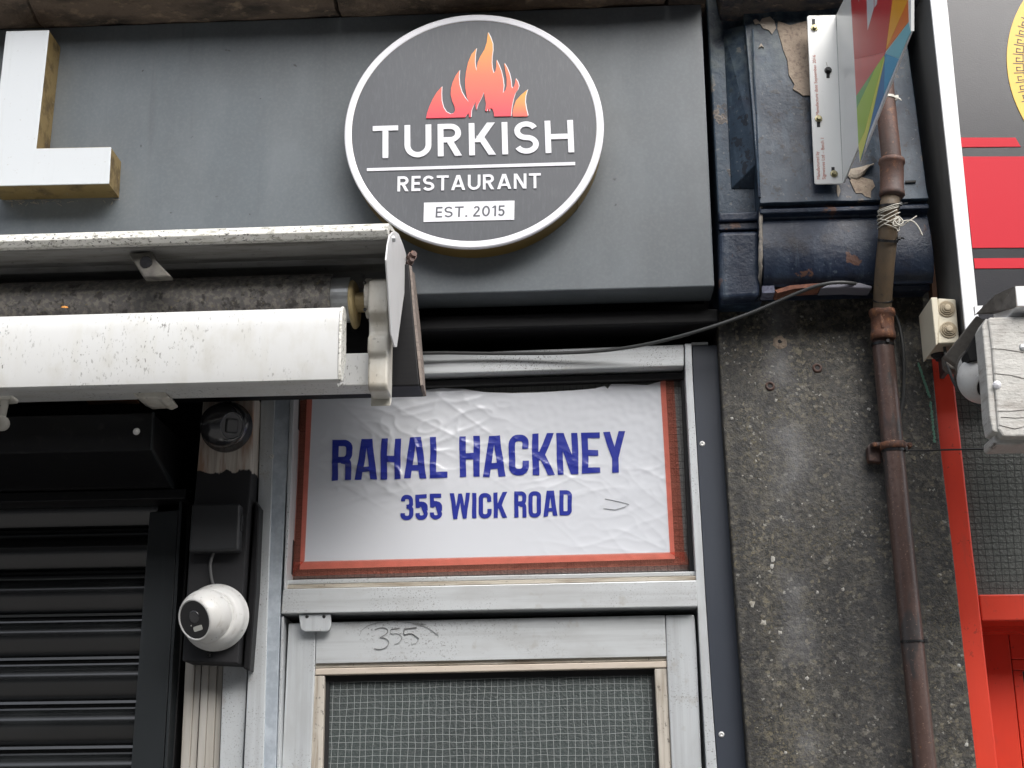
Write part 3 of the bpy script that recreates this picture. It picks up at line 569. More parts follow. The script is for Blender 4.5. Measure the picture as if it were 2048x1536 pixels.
bm = BM(); q = at(129, 619, .40); lathe(bm, [(0, .004), (.006, .003), (.008, 0), (0, 0)], q+Vector((0, .0, .004)), (.1, -.4, 1), 7); tag(put('fallen_leaf', bm, mat('dead_leaf', (.55, .24, .05), .8)), 'small orange dead leaf lying on the awning front bar', 'leaf')

# ------------------------------------------------------------------ roller shutter
xh = at(302, 850, .24).x
zh0 = atx(302, 900, xh); zh1 = atx(345, 971, xh)
sh = thing('roller_shutter', 'black roller shutter with hood box under the awning', 'shutter', (-1.2, 0, zh1.z-.8))
hz = at(700, 778, .3).z-.022
put('hood_box', slabx([(.232, hz), (-zh0.y, zh0.z), (-zh1.y+.01, zh1.z), (-zh1.y, zh1.z-.004), (-.2, zh1.z-.004), (-.2, hz)], -2.3, xh), mBlackPaint, sh, bevel=.003)
bm = slabx([(.24, hz), (.235, zh0.z-.002), (.064, zh1.z-.008), (.050, zh1.z-.008), (.053, zh1.z+.006), (.224, zh0.z+.004), (.228, hz)], xh+.0005, xh+.004); put('hood_end_lip', bm, mGuide, sh)
bm = slabx([(.046, zh1.z-.006), (.046, zh1.z-.03), (-.03, zh1.z-.03), (-.03, zh1.z-.006)], -2.3, xh+.03); put('hood_bottom_lip', bm, mBlackPaint, sh, bevel=.003)
p = at(273, 863, .24); put('rivet', lathe(BM(), [(0, .005), (.006, .004), (.008, 0)], p, (0, -1, 0), 14), mRivet, sh, smooth=True)
put('scratch', box(at(328, 850, .2).x-.0004, at(328, 850, .2).x+.0004, .04, .039, at(328, 880, .2).z, at(328, 850, .2).z), mRivet, sh) if False else None
gl = [(299, 1024), (357, 1020), (325, 1560), (260, 1560)]
put('guide_rail', slab(gl, .012, -.06), mGuide, sh, bevel=.002)
put('guide_flange', slab([(358.5, 1000), (365, 1000), (332, 1560), (326.5, 1560)], .016, -.06), mGuide, sh, bevel=.001)
put('guide_gap_fill', slab([(366, 980), (384, 980), (345, 1560), (333, 1560)], -.03, -.08), mGasket, sh)
xg = at(286, 1250, -.03).x+.02
ztop, pitch = at(150, 1088, -.02).z, (at(150, 1088, -.02).z-at(150, 1526, -.02).z)/5
def slat_prof(z):
    P = []
    for k in range(25):               # deep convex curve
        a = k/24; P.append((-.044+.026*math.sin(math.pi*(a**.8)), z+pitch*(.22-.80*a)))
    zb2 = z-pitch*.58
    P += [(-.046, zb2-.001), (-.036, zb2-.004), (-.034, zb2-.010), (-.046, zb2-.013), (-.046, zb2-.017), (-.037, zb2-.019), (-.036, zb2-.023), (-.047, zb2-.026)]
    P += [(-.058, zb2-.02), (-.058, z+pitch*.22)]
    return P
first = None
n0 = -2; cnt = 8
for k in range(n0, cnt-1):
    if first is None:
        first = put('slat', slabx(slat_prof(ztop-k*pitch), -2.3, xg), mShutter, sh); base = k
    else:
        c2 = first.copy(); link(c2); c2.parent = sh; c2.location = first.location+Vector((0, 0, -(k-base)*pitch)); LOC[c2.name] = LOC[sh.name]
for o in sh.children:
    if o.name.startswith('slat'):
        pass
put('bottom_slat_stack', box(-2.3, xg, -.045, -.056, 0.05, ztop-(cnt-1)*pitch+pitch*.20), mShutter, sh)

# ------------------------------------------------------------------ camera board, cameras, box
bo = thing('timber_post', 'black painted timber board with bare wood top holding two cameras', 'post', at(430, 1325, .06))
fr = [(407, 786), (508, 786), (502, 942), (488, 1160), (476, 1327), (364, 1322), (378, 1110), (396, 918)]
o = put('board', slab(fr, .06, -.02), mBareWood, bo, bevel=.003)
# paint line: black below it
zline = at(450, 943, .06).z-LOC[bo.name].z
t = mBareWood.node_tree; bs = t.nodes['Principled BSDF']; src = bs.inputs['Base Color'].links[0].from_socket
tc = t.nodes.new('ShaderNodeTexCoord'); sx = t.nodes.new('ShaderNodeSeparateXYZ'); nz = t.nodes.new('ShaderNodeTexNoise'); nz.inputs['Scale'].default_value = 26; nz.inputs['Detail'].default_value = 5
ma = t.nodes.new('ShaderNodeMath'); ma.operation = 'MULTIPLY_ADD'; ma.inputs[1].default_value = .05; mr = t.nodes.new('ShaderNodeMapRange'); mr.inputs['From Min'].default_value = zline+.027; mr.inputs['From Max'].default_value = zline+.024
mx = t.nodes.new('ShaderNodeMix'); mx.data_type = 'RGBA'; mx.inputs['B'].default_value = (.012, .012, .014, 1)
t.links.new(tc.outputs['Object'], sx.inputs[0]); t.links.new(tc.outputs['Object'], nz.inputs['Vector']); t.links.new(nz.outputs['Fac'], ma.inputs[0]); t.links.new(sx.outputs['Z'], ma.inputs[2]); t.links.new(ma.outputs[0], mr.inputs['Value']); t.links.new(mr.outputs[0], mx.inputs['Factor']); t.links.new(src, mx.inputs['A']); t.links.new(mx.outputs['Result'], bs.inputs['Base Color'])
put('side_batten', slab([(510, 1000), (519, 1014), (512, 1180), (499, 1342), (486, 1336), (497, 1180)], .035, -.02), mBlackWood, bo, bevel=.003)
p = at(419, 1310, .061); put('screw', lathe(BM(), [(0, .002), (.005, .003), (.006, 0)], p, (0, -1, 0), 10), mDarkBolt, bo)

def dome(name, label, base_px, rb, ball_px, rball, look, mb, mface, d0, cutc=.74, axis=(0, -1, 0), db=.045):
    c0 = at(*base_px, d0+.001); th_ = thing(name, label, 'camera', c0, 'dome cameras on the shopfronts')
    put('base_ring', lathe(BM(), [(rb*.96, 0), (rb, .004), (rb, .012), (rb*.97, .0145), (rb*.975, .017), (rb*.93, .022), (rb*.94, .0245), (rb*.88, .032), (rb*.80, .042), (rb*.72, .047), (rb*.5, .04)], c0, axis, 48), mb, th_, smooth=True)
    bc = at(*ball_px, d0+db); look = Vector(look).normalized(); cut = math.acos(cutc)
    P = [(rball*math.sin(a), rball*math.cos(a)) for a in [cut+(math.pi-cut)*k/20 for k in range(21)]]
    P[-1] = (0, -rball); k_ = 9; P[k_:k_+1] = [(P[k_][0]-.0002, P[k_][1]+.0012), (P[k_][0]-.0014, P[k_][1]+.0004), (P[k_][0]-.0002, P[k_][1]-.0006)]
    rim = rball*math.sin(cut); hc = rball*math.cos(cut)
    put('eyeball', lathe(BM(), [(rim*.90, hc-.004), (rim*.93, hc+.0005)]+P, bc, look, 48), mb, th_, smooth=True)
    put('glass_face', lathe(BM(), [(0, hc-.001), (rim*.90, hc-.001), (rim*.90, hc-.006)], bc, look, 40), mface, th_)
    u, v = frame_of(look, Vector((0, 0, 1)))
    fcen = bc+look*hc
    return th_, fcen, u, v, look, rim
th_, fc, u, v, lk, rim = dome('dome_camera', 'white dome camera with round black face, low on the timber board', (433, 1236), .074, (412, 1232), .059, (-.44, -.82, -.33), mWhitePlastic, mLens, .06, .64)
def on_face(fc, u, v, lk, pts, h): return [fc+u*a+v*b_ for a, b_ in pts], lk*h
def rrect(w_, h_, q, n=4, cx=0, cy=0, rot=0):
    P = []
    for sx_, sy_, a0 in ((1, 1, 0), (-1, 1, 90), (-1, -1, 180), (1, -1, 270)):
        for k in range(n+1):
            a = R(a0+90*k/n); x, y = sx_*(w_-q)+q*math.cos(a), sy_*(h_-q)+q*math.sin(a)
            P.append((cx+x*math.cos(rot)-y*math.sin(rot), cy+x*math.sin(rot)+y*math.cos(rot)))
    return P
sg = 1 if u.x > 0 else -1; sv = 1 if v.z > 0 else -1
P, h_ = on_face(fc, u*sg, v*sv, lk, rrect(.0125, .0055, .003, cx=.006, cy=-.019, rot=.15), .0012); put('light_window', prism(BM(), [p+lk*-.0008 for p in P], h_), mOffWhite, th_)
put('lens', lathe(BM(), [(0, .0012), (.012, .0010), (.015, .0004), (.015, -.001)], fc+v*sv*.006-lk*.0006, lk, 28), mBlackPlastic, th_, smooth=True)
P, h_ = on_face(fc, u*sg, v*sv, lk, rrect(.0012, .0012, .0011, cx=-.012, cy=-.012), .0012); put('sensor_dot', prism(BM(), [p+lk*-.0008 for p in P], h_), mOffWhite, th_)
th_, fc, u, v, lk, rim = dome('dome_camera', 'black dome camera on bare wood at the top of the board', (455, 856), .060, (444, 851), .050, (.74, -.63, -.22), mBlackPlastic, mat('dome_face_grey', (.075, .075, .078), .45), .06, .78, (0, -1, 0), .058)
sg = 1 if u.x > 0 else -1; sv = 1 if v.z > 0 else -1
P, h_ = on_face(fc, u*sg, v*sv, lk, rrect(.0165, .0165, .005, rot=.12), .002); put('lens_surround', prism(BM(), [p-lk*.0008 for p in P], h_), mGasket, th_, bevel=.0006)
P, h_ = on_face(fc, u*sg, v*sv, lk, rrect(.0135, .0135, .004, rot=.12), .0012); put('lens_window', prism(BM(), [p+lk*.0013 for p in P], h_), mat('grey_window', (.07, .071, .075), .25), th_)
bm = BM(); tube(bm, catmull([at(460, 803, .07), at(463, 796, .065), at(470, 788, .055), at(474, 778, .05)], 5), .0028, 8); put('lead', bm, mCable, th_, smooth=True)
jb = thing('junction_box', 'square black cover box on the board between the two cameras', 'box', at(430, 1100, .06))
put('cover', slab([(383, 1007), (480, 1007), (477, 1101), (377, 1104)], .095, .0605), mBlackMatte, jb, bevel=.006, seg=4)
put('latch', slab([(481, 1030), (485, 1030), (483, 1062), (479.5, 1062)], .085, .066), mBlackPlastic, jb, bevel=.001)
bm = BM(); tube(bm, catmull([at(430, 1098, .075), at(425, 1112, .073), at(421, 1128, .07), at(422, 1150, .069), at(427, 1172, .066), at(430, 1180, .064)], 6), .0033, 10); tag(put('camera_cable', bm, mat('grey_lead', (.10, .10, .10), .5), smooth=True), 'short grey cable from the cover box to the white dome camera', 'cable')

# ------------------------------------------------------------------ aluminium shopfront frame with fanlight
fr_ = thing('shopfront_frame', 'weathered aluminium door frame with transom and fanlight', 'door frame', (-.2, 0, 1.5))
put('fluted_strip', slab([(372, 1300), (391, 1300), (377, 1560), (360, 1560)], -.024, -.09), mFlute, fr_, bevel=.001)
put('fluted_strip', slab([(392.5, 1300), (404, 1300), (391, 1560), (378.5, 1560)], -.030, -.09), mFlute, fr_, bevel=.001)
put('fluted_strip', slab([(405.5, 1300), (419, 1300), (407, 1560), (392.5, 1560)], -.022, -.09), mFlute, fr_, bevel=.001)
put('fluted_strip', slab([(420.5, 1300), (435, 1300), (424, 1560), (408.5, 1560)], -.027, -.09), mFlute, fr_, bevel=.001)
put('fluted_strip', slab([(437, 1300), (447, 1300), (437, 1560), (426, 1560)], -.034, -.09), mFlute, fr_, bevel=.001)
put('side_post', slab([(448, 1290), (497, 1290), (483, 1560), (438, 1560)], -.020, -.09), mAluV, fr_, bevel=.001)
put('post', slab([(524, 700), (553, 700), (535, 1227), (526, 1560), (486, 1560), (498, 1300), (509, 1180), (519, 900)], -.005, -.12), mAluV, fr_, bevel=.002)
put('post_strip', slab([(554, 700), (582.5, 700), (574, 950), (562, 1175), (558, 1300), (551, 1560), (527, 1560), (536, 1227)], -.010, -.12), mAluMirror, fr_, bevel=.001)
put('post_lip', slab([(583.5, 700), (592, 700), (583, 950), (571, 1178), (567, 1178), (575, 950)], -.006, -.12), mAluV, fr_, bevel=.001)
put('post_lip', slab([(563.2, 1233), (567.5, 1233), (558, 1560), (552.5, 1560)], -.014, -.12), mAluV, fr_, bevel=.001)
p = at(543, 913, -.004); put('rivet', lathe(BM(), [(.0, .001), (.0015, .001), (.0016, .0022), (.0045, .0022), (.006, 0)], p, (0, -1, 0), 18), mRivet, fr_, smooth=True)
p = at(520, 933, -.004); put('screw', lathe(BM(), [(0, .001), (.002, .001), (.0025, 0)], p, (0, -1, 0), 10), mRivet, fr_)
put('head_rail', slab([(590, 717), (1368, 688.5), (1368, 731.5), (590, 756)], -.028, -.12), mAlu, fr_, bevel=.002)
put('right_post', slab([(1369.4, 686.7), (1383, 687), (1385.5, 760), (1410, 1180), (1422, 1370), (1436, 1560), (1414.5, 1560), (1404, 1380), (1394.5, 1205), (1371, 760)], -.024, -.14), mAluV, fr_, bevel=.0015)
put('right_post_lip', slab([(1383, 685), (1416, 684), (1416.5, 688.5), (1383.5, 689.5)], -.030, -.1), mAlu, fr_)
put('transom', slab([(566, 1178), (1393.5, 1160.5), (1395, 1212.8), (562, 1227)], -.008, -.12), mAlu, fr_, bevel=.002)
put('glazing_bead', slab([(573.5, 1160), (1390, 1143), (1391.5, 1151), (572, 1169)], -.034, -.11), mAlu, fr_, bevel=.001)
put('glazing_bead', slab([(572, 1169.6), (1391.5, 1151.6), (1392, 1160), (570, 1177.5)], -.026, -.11), mAluDirty, fr_, bevel=.001)
put('gasket', slab([(593, 760), (600, 760), (583, 1148), (574, 1152)], -.06, -.11), mGasket, fr_)
put('gasket', slab([(1363, 760), (1369.5, 758), (1391, 1143), (1379, 1143)], -.06, -.11), mGasket, fr_)
put('gasket', slab([(592, 771), (1369, 745), (1369, 757), (592, 783)], -.06, -.11), mGasket, fr_)
GD = -.082
gl_ = put('fanlight_glass', slab([(588, 760), (1372, 740), (1394, 1152), (568, 1170)], GD, -.09), mat('fanlight_obscured_glass', (.13, .135, .128), .3, spec=.6, bump=[('noise', 210, .7, .003)], layers=[ly('noise', 170, .5, .64, (.19, .195, .185), .7)]), fr_)
bm = BM()
for k in range(62):
    q = k/61; a, b_ = at(592+q*776, 765-q*24, GD), at(575+q*814, 1160-q*17, GD); prism(bm, [a+Vector((-.0003, -.0005, 0)), a+Vector((.0003, -.0005, 0)), b_+Vector((.0003, -.0005, 0)), b_+Vector((-.0003, -.0005, 0))], (0, .0015, 0))
for k in range(30):
    q = k/29; a, b_ = at(590-q*16, 770+q*388, GD), at(1369+q*21, 745+q*396, GD); prism(bm, [a+Vector((0, -.0008, -.0003)), a+Vector((0, -.0008, .0003)), b_+Vector((0, -.0008, .0003)), b_+Vector((0, -.0008, -.0003))], (0, .0015, 0))
put('wire_mesh', bm, mWireDark, fr_, kind='stuff')

# banner stuck to the fanlight
BD = -.074
ba = thing('banner', 'white address banner with blue lettering taped to the fanlight glass', 'banner', at(980, 1130, BD))
def hh(x, z):
    q = Vector((x, 0, z)); u_ = (x+.62)/.83; v_ = (z-2.13)/.40
    k1 = 1-abs(noise.noise(Vector((x*7+z*3, 1.3, z*19-x*5)))*2.2); k2 = 1-abs(noise.noise(Vector((x*16-z*9, 5.1, z*27+x*6)))*2.2)
    k3 = noise.noise(Vector((x*5, 2, z*8))); k4 = 1-abs(noise.noise(Vector((x*11+z*14, 8, z*5)))*2.4)
    up = min(1, max(0, (v_-.34)*2.6)); rt = min(1, max(0, (u_-.5)*2.2)); amp = .22*up+.55*max(0, up-.25)+.30*rt
    pat = max(0, noise.noise(Vector((x*3+4, 0, z*3)))+.35)
    return 1.05*(.0028*k3*min(1, amp+.15)+amp*pat*(.0085*max(0, k1)**3+.0055*max(0, k2)**3+.005*max(0, k4)**4)+.0005*min(1, amp)*noise.noise(Vector((x*60, 1, z*70))))
def warp(bm, d0, lift):
    for vv in bm.verts:
        p_ = vv.co.copy(); vv.co.x += .0022*noise.noise(Vector((p_.x*16, 3, p_.z*22))); vv.co.z += .0026*noise.noise(Vector((p_.x*18, 9, p_.z*20)))
    for vv in bm.verts: vv.co.y = -(d0+lift+hh(vv.co.x, vv.co.z))+(vv.co.y+d0)*.6
TOPY = [(620,796),(627,790),(665,796),(707,792),(749,786),(778,784),(812,782),(854,780),(883,777),(925,778),(971,785),(1022,787),(1085,785),(1148,781),(1190,777),(1211,771),(1214,779),(1222,768),(1253,768),(1295,770),(1328,761)]
def topy(x):
    for (a, b_), (c_, d_) in zip(TOPY, TOPY[1:]):
        if a <= x <= c_: return b_+(d_-b_)*(x-a)/(c_-a)
    return TOPY[0][1] if x < TOPY[0][0] else TOPY[-1][1]
def patch(TL, TR, BR, BL, nx, ny, d, lift, wavy=False, thick=.0006):
    bm = BM(); g = []
    for j in range(ny+1):
        row = []; q = j/ny
        for i in range(nx+1):
            p_ = i/nx; xt = TL[0]+(TR[0]-TL[0])*p_; yt = topy(xt) if wavy else TL[1]+(TR[1]-TL[1])*p_
            xb_ = BL[0]+(BR[0]-BL[0])*p_; yb_ = BL[1]+(BR[1]-BL[1])*p_
            P_ = at(xt+(xb_-xt)*q, yt+(yb_-yt)*q, d); P_.y = -(d+lift+hh(P_.x, P_.z)); row.append(bm.verts.new(P_))
        g.append(row)
    for j in range(ny):
        for i in range(nx): bm.faces.new((g[j][i], g[j][i+1], g[j+1][i+1], g[j+1][i]))
    return bm
def solid(o, t):
    m_ = o.modifiers.new('thickness', 'SOLIDIFY'); m_.thickness = t; m_.offset = -1
o = put('sheet', patch((614, 797), (1331, 761), (1350, 1118), (599.5, 1139), 260, 130, BD, 0, True), mPaper, ba, smooth=True)
for tl, tr, br, bl, nx, ny, lf in (((599, 802), (625, 797), (609.5, 1121), (583, 1150), 6, 60, .0014), ((1320, 758), (1347, 755), (1370, 1124), (1340, 1106), 6, 60, .0014), ((583, 1124), (1372, 1104), (1379, 1130), (581, 1153), 90, 6, .0019)):
    put('tape_strip', patch(tl, tr, br, bl, nx, ny, BD, lf), mTape, ba, smooth=True)
def banner_text(*a):
    bm = join(text_on(*a)); bmesh.ops.triangulate(bm, faces=bm.faces)
    xs = [v_.co.x for v_ in bm.verts]; zs_ = [v_.co.z for v_ in bm.verts]
    gridcut(bm, .0045, min(xs), max(xs), min(zs_), max(zs_)); warp(bm, BD, .0013); return bm
put('lettering', banner_text('RAHAL HACKNEY', con, .155, .085, (663, 962.5), (1253.5, 945), (665.5, 880.5), BD, 0), mInk, ba)
put('lettering', banner_text('355 WICK ROAD', con, .165, .085, (801, 1040.5), (1144.5, 1032), (802, 990), BD, 0), mInk, ba)
bm = BM(); tube(bm, [Vector((p.x, -(BD+.0012+hh(p.x, p.z)), p.z)) for p in [at(1207, 1017, BD), at(1230, 1020, BD), at(1250, 1014, BD), at(1258, 1009, BD), at(1240, 1004, BD), at(1210, 998, BD)]], .0007, 6); put('tear', bm, mat('tear_grey', (.30, .31, .33), .6), ba)

# ------------------------------------------------------------------ aluminium door
dr = thing('shop_door', 'silver aluminium door with wired glass and pencilled house number', 'door', (-.2, .05, 0))
DD = -.038
put('stile', slab([(577, 1246.5), (632, 1245), (629, 1352), (620, 1560), (562, 1560)], DD, -.085), mAluV, dr, bevel=.0025)
put('top_rail', slab([(633.3, 1245), (1329.5, 1230.5), (1333, 1312.5), (631, 1327)], DD-.0008, -.085), mAlu, dr, bevel=.001)
put('stile', slab([(1331, 1230.5), (1385, 1229), (1389, 1231), (1393, 1290), (1404.5, 1560), (1345, 1560), (1334, 1330)], DD, -.085), mAluV, dr, bevel=.0025)
put('bead', slab([(631, 1328), (1333, 1313.2), (1333.2, 1321), (630.7, 1336)], DD-.008, -.09), mAluDirty, dr, bevel=.001)
put('bead', slab([(630.7, 1337), (1333.2, 1322), (1333.6, 1335), (630, 1350)], DD-.004, -.09), mat('buff_bead', (.55, .48, .40), .55, layers=[ly('noise', (10, 60, 60), .5, .7, (.40, .34, .27), .8), ly('noise', 150, .66, .72, (.1, .09, .08), .7)]), dr, bevel=.002)
mBeadV = mat('dirty_bead_upright', (.50, .46, .40), .6, bump=('noise', (120, 120, 20), .25), layers=[ly('noise', (70, 70, 5), .45, .68, (.22, .18, .13), .9), ly('noise', (90, 90, 60), .60, .66, (.06, .05, .045), .7), ly('noise', (20, 20, 6), .6, .75, (.62, .6, .55), .6)])
put('bead', slab([(628.5, 1351.5), (649, 1351), (644, 1560), (620.5, 1560)], DD-.006, -.09), mBeadV, dr, bevel=.002)
put('bead', slab([(1309, 1337.5), (1333.4, 1336.5), (1344.5, 1560), (1320, 1560)], DD-.006, -.09), mBeadV, dr, bevel=.002)
put('gasket', slab([(650, 1352), (1309, 1337), (1309.5, 1349), (650, 1364)], -.062, -.09), mGasket, dr)
put('gasket', slab([(650, 1364.5), (659, 1364), (655, 1560), (645, 1560)], -.062, -.09), mGasket, dr)
put('gasket', slab([(1303, 1350), (1310, 1350), (1320, 1560), (1313, 1560)], -.062, -.09), mGasket, dr)
GD2 = -.070
put('wired_glass', slab([(648, 1352), (1312, 1340), (1322, 1580), (640, 1580)], GD2, -.08), mWired, dr)
bm = BM()
def wires(bm, tl, tr, br, bl, nx, ny, d, r, jit=0):
    def q2(p_, q_): 
        x = (tl[0]+(tr[0]-tl[0])*p_)*(1-q_)+(bl[0]+(br[0]-bl[0])*p_)*q_; y = (tl[1]+(tr[1]-tl[1])*p_)*(1-q_)+(bl[1]+(br[1]-bl[1])*p_)*q_
        return at(x, y, d)
    for k in range(1, nx):
        P_ = [q2(k/nx+random.uniform(-jit, jit)/nx, j/8) for j in range(9)]
        for a, b_ in zip(P_, P_[1:]): prism(bm, [a+Vector((-r, -.0004, 0)), a+Vector((r, -.0004, 0)), b_+Vector((r, -.0004, 0)), b_+Vector((-r, -.0004, 0))], (0, .0012, 0))
    for k in range(1, ny):
        P_ = [q2(j/20, k/ny+random.uniform(-jit, jit)/ny) for j in range(21)]
        for a, b_ in zip(P_, P_[1:]): prism(bm, [a+Vector((0, -.0007, -r)), a+Vector((0, -.0007, r)), b_+Vector((0, -.0007, r)), b_+Vector((0, -.0007, -r))], (0, .0015, 0))
wires(bm, (655, 1352), (1309, 1338), (1321, 1580), (645, 1580), 48, 17, GD2, .00045, .12)
put('wire_mesh', bm, mWire, dr, kind='stuff')
put('pivot_plate', slab([(598, 1229), (661, 1227.5), (661.5, 1252), (658, 1260), (651, 1262), (609, 1262.5), (602, 1258), (600, 1250)], -.016, -.030), mAluV, dr, bevel=.001)
for x in (614, 648): p = at(x, 1233, -.0155); put('screw', lathe(BM(), [(0, .002), (.003, .0015), (.004, 0)], p, (0, -1, 0), 10), mDarkBolt, dr)
bm = BM()
def scrawl(bm, pts, r):
    P_ = catmull([at(340+x/3.103, 1130+y/3.103, DD+.0011) for x, y in pts], 5); tube(bm, P_, r, 5)
for st, r in (([(1270,402),(1310,388),(1345,395),(1350,418),(1322,440),(1305,448),(1340,455),(1358,478),(1345,505),(1310,522),(1268,518)],.0013), ([(1372,398),(1425,390)],.0015), ([(1372,398),(1372,425),(1412,425),(1440,450),(1420,482),(1390,492)],.0009),
              ([(1452,396),(1530,387)],.0022), ([(1455,396),(1455,430),(1500,425),(1545,455)],.0018), ([(1545,455),(1530,482),(1495,492)],.0008), ([(1190,405),(1240,372),(1340,350),(1440,350),(1590,370)],.0009), ([(1505,364),(1590,385),(1668,437)],.0009), ([(1190,405),(1175,440)],.0005)):
    scrawl(bm, st, r*.7)
put('pencilled_number', bm, mPencil, dr)

# ------------------------------------------------------------------ slate trim strip
tr_ = thing('trim_strip', 'slate grey trim strip with white rivets beside the door frame', 'trim', at(1460, 1530, -.03))
put('strip', slab([(1384.5, 691), (1434, 690), (1444, 860), (1468, 1180), (1494, 1560), (1437.5, 1560), (1423, 1370), (1411, 1180), (1386.5, 760)], -.032, -.10), mTrim, tr_, bevel=.001)
rv = None
for x, y in ((1404.5, 887.5), (1443, 1469)):
    p = at(x, y, -.0315)
    if rv is None:
        rv = put('rivet', lathe(BM(), [(0, .0008), (.0016, .0008), (.0018, .0024), (.005, .0022), (.0065, 0)], p, (0, -1, 0), 18), mRivet, tr_, smooth=True); p0 = p
    else:
        c2 = rv.copy(); link(c2); c2.parent = tr_; c2.location = p-p0

# ------------------------------------------------------------------ granite pilaster
zg = at(1600, 598, .0).z
pi_ = thing('stone_pilaster', 'dark speckled granite pilaster between the two shopfronts', 'pilaster', at(1650, 1536, 0))
bm = slab([(1437, 560), (1858, 560), (1862, 690), (1880, 880), (1906, 1100), (1957, 1560), (1498, 1560), (1470, 1180), (1447, 860), (1437, 690)], 0, -.25)
put('granite_slab', bm, mStone, pi_, bevel=.004)
for x, y, m_ in ((1634.5, 736, mRust), (1540, 772, mRust)):
    p = at(x, y, 0); put('anchor_sleeve', lathe(BM(), [(.006, -.02), (.006, .003), (.0095, .0035), (.0115, .001), (.012, -.001)], p, (0, -1, .1), 18), m_, pi_, smooth=True)
    put('anchor_hole', lathe(BM(), [(0, .0006), (.0062, .0006)], p, (0, -1, .1), 14), mGasket, pi_)
p = at(1560, 685, 0); bm = lathe(BM(), [(.004, .001), (.012, .004), (.017, .0005)], p, (0, -1, 0), 14); jitter(bm, .003, 150, 2); put('plugged_hole', bm, mBareStone, pi_)
p = at(1560, 682, 0); put('anchor_hole', lathe(BM(), [(0, .0028), (.006, .0028), (.006, 0)], p, (0, -1, 0), 10), mGasket, pi_)
bm = BM()
def blob(bm, px, py, r, d, h=.003, n=9, m_=None, st=1):
    c0 = at(px, py, d); top = bm.verts.new(c0+Vector((0, -h*.4, 0))); ring = []
    for k in range(n):
        a = 2*math.pi*k/n; rr_ = r*random.uniform(.55, 1.25); ring.append(bm.verts.new(c0+Vector((rr_*math.cos(a), .0004, rr_*math.sin(a)*st))))
    for k in range(n): bm.faces.new((top, ring[k], ring[(k+1) % n]))
for x, y, r in ((1546, 1118, .010), (1544, 1132, .007), (1464, 836, .005), (1738, 818, .006), (1855, 838, .003), (1512, 922, .004), (1552, 800, .005), (1606, 1377, .0035), (1571, 1505, .005), (1918, 1331, .006), (1933, 1490, .007), (1686, 1178, .006), (1635, 1184, .0045), (1505, 1208, .009), (1527, 1245, .009), (1470, 700, .003), (1614, 1356, .006), (1560, 1265, .006), (1722, 760, .004), (1880, 1150, .005)): blob(bm, x, y, r, 0)
for k in range(40):
    y = random.uniform(700, 1536); x = random.uniform(1450+(y-700)*.06, 1860+(y-700)*.1); blob(bm, x, y, random.uniform(.0012, .0032), 0, .0016, 6)
put('pale_chip', bm, mat('pale_chips', (.42, .41, .38), .8, layers=[ly('noise', 60, .45, .7, (.25, .22, .16), .8)]), pi_, kind='stuff')
bm = BM()
for pts in ([(1842, 728), (1848, 745), (1856, 770), (1864, 792)], [(1866, 805), (1870, 840), (1874, 882)]):
    for k, (x, y) in enumerate(catmull([Vector((x, y, 0)) for x, y in pts], 6)[i].to_2d() for i in range(len(catmull([Vector((x, y, 0)) for x, y in pts], 6)))): blob(bm, x-5, y, .006, 0, .0012, 8, st=1.6)
put('paint_smear', bm, mGreenPaint, pi_)

# ------------------------------------------------------------------ painted console bracket
co = thing('console_bracket', 'blue painted stone console with peeling paint above the granite pilaster', 'console', at(1640, 600, .05))
bm = slab([(1409, -60), (1512, -60), (1503, 100), (1519, 420), (1524, 605), (1441, 606), (1437, 560), (1436, 430), (1424, 200)], .06, -.2); put('side_block', jitter(bm, .002, 12, 3), mConsole, co, bevel=.004)
# tapering wedge with a flat triangular stop at its foot
A0, A1, B0, B1 = at(1446, 60, .061), at(1462, 378, .061), at(1506, 60, .061), at(1518, 378, .061)
bm = BM(); vs_ = [bm.verts.new(p) for p in (A0, A1, B1, Vector((B1.x-.004, B1.y-.052, at(1515, 322, .113).z)), B0+Vector((0, -.036, 0)), B0)]
bm.faces.new((vs_[0], vs_[1], vs_[3], vs_[4])); bm.faces.new((vs_[1], vs_[2], vs_[3])); bm.faces.new((vs_[2], vs_[5], vs_[4], vs_[3])); bm.faces.new((vs_[0], vs_[4], vs_[5])); bm.faces.new((vs_[0], vs_[5], vs_[2], vs_[1]))
put('splayed_wedge', bm, mConsole, co, bevel=.002)
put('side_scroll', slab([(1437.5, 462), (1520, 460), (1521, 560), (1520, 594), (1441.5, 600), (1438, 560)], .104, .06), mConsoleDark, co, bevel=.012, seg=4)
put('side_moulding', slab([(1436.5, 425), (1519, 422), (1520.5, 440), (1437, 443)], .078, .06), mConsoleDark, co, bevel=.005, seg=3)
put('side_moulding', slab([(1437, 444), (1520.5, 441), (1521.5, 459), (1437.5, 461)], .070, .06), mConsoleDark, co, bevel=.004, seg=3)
xl, xr_ = at(1522, 470, .12).x, at(1858, 440, .12).x
def cz(y, d): return at(1620, y, d).z
main = [(.085, cz(-80, .085)), (.095, cz(30, .095)), (.118, cz(220, .118)), (.130, cz(385, .13)), (.136, cz(398, .136)), (.138, cz(404, .138)), (.122, cz(408, .122)), (.120, cz(414, .12)), (.132, cz(416, .132)), (.132, cz(424, .132)), (.112, cz(434, .112)), (.116, cz(445, .116)), (.122, cz(465, .122)), (.127, cz(490, .127)), (.126, cz(520, .126)), (.117, cz(550, .117)), (.10, cz(568, .10)), (.098, cz(573, .098)), (.07, cz(577, .07)), (.066, cz(588, .066)), (.02, cz(594, .02)), (-.2, cz(594, .02)), (-.2, cz(-80, .085))]
bm = slabx(main[:6]+[(-.2, main[5][1]), (-.2, main[0][1])], xl, xr_)
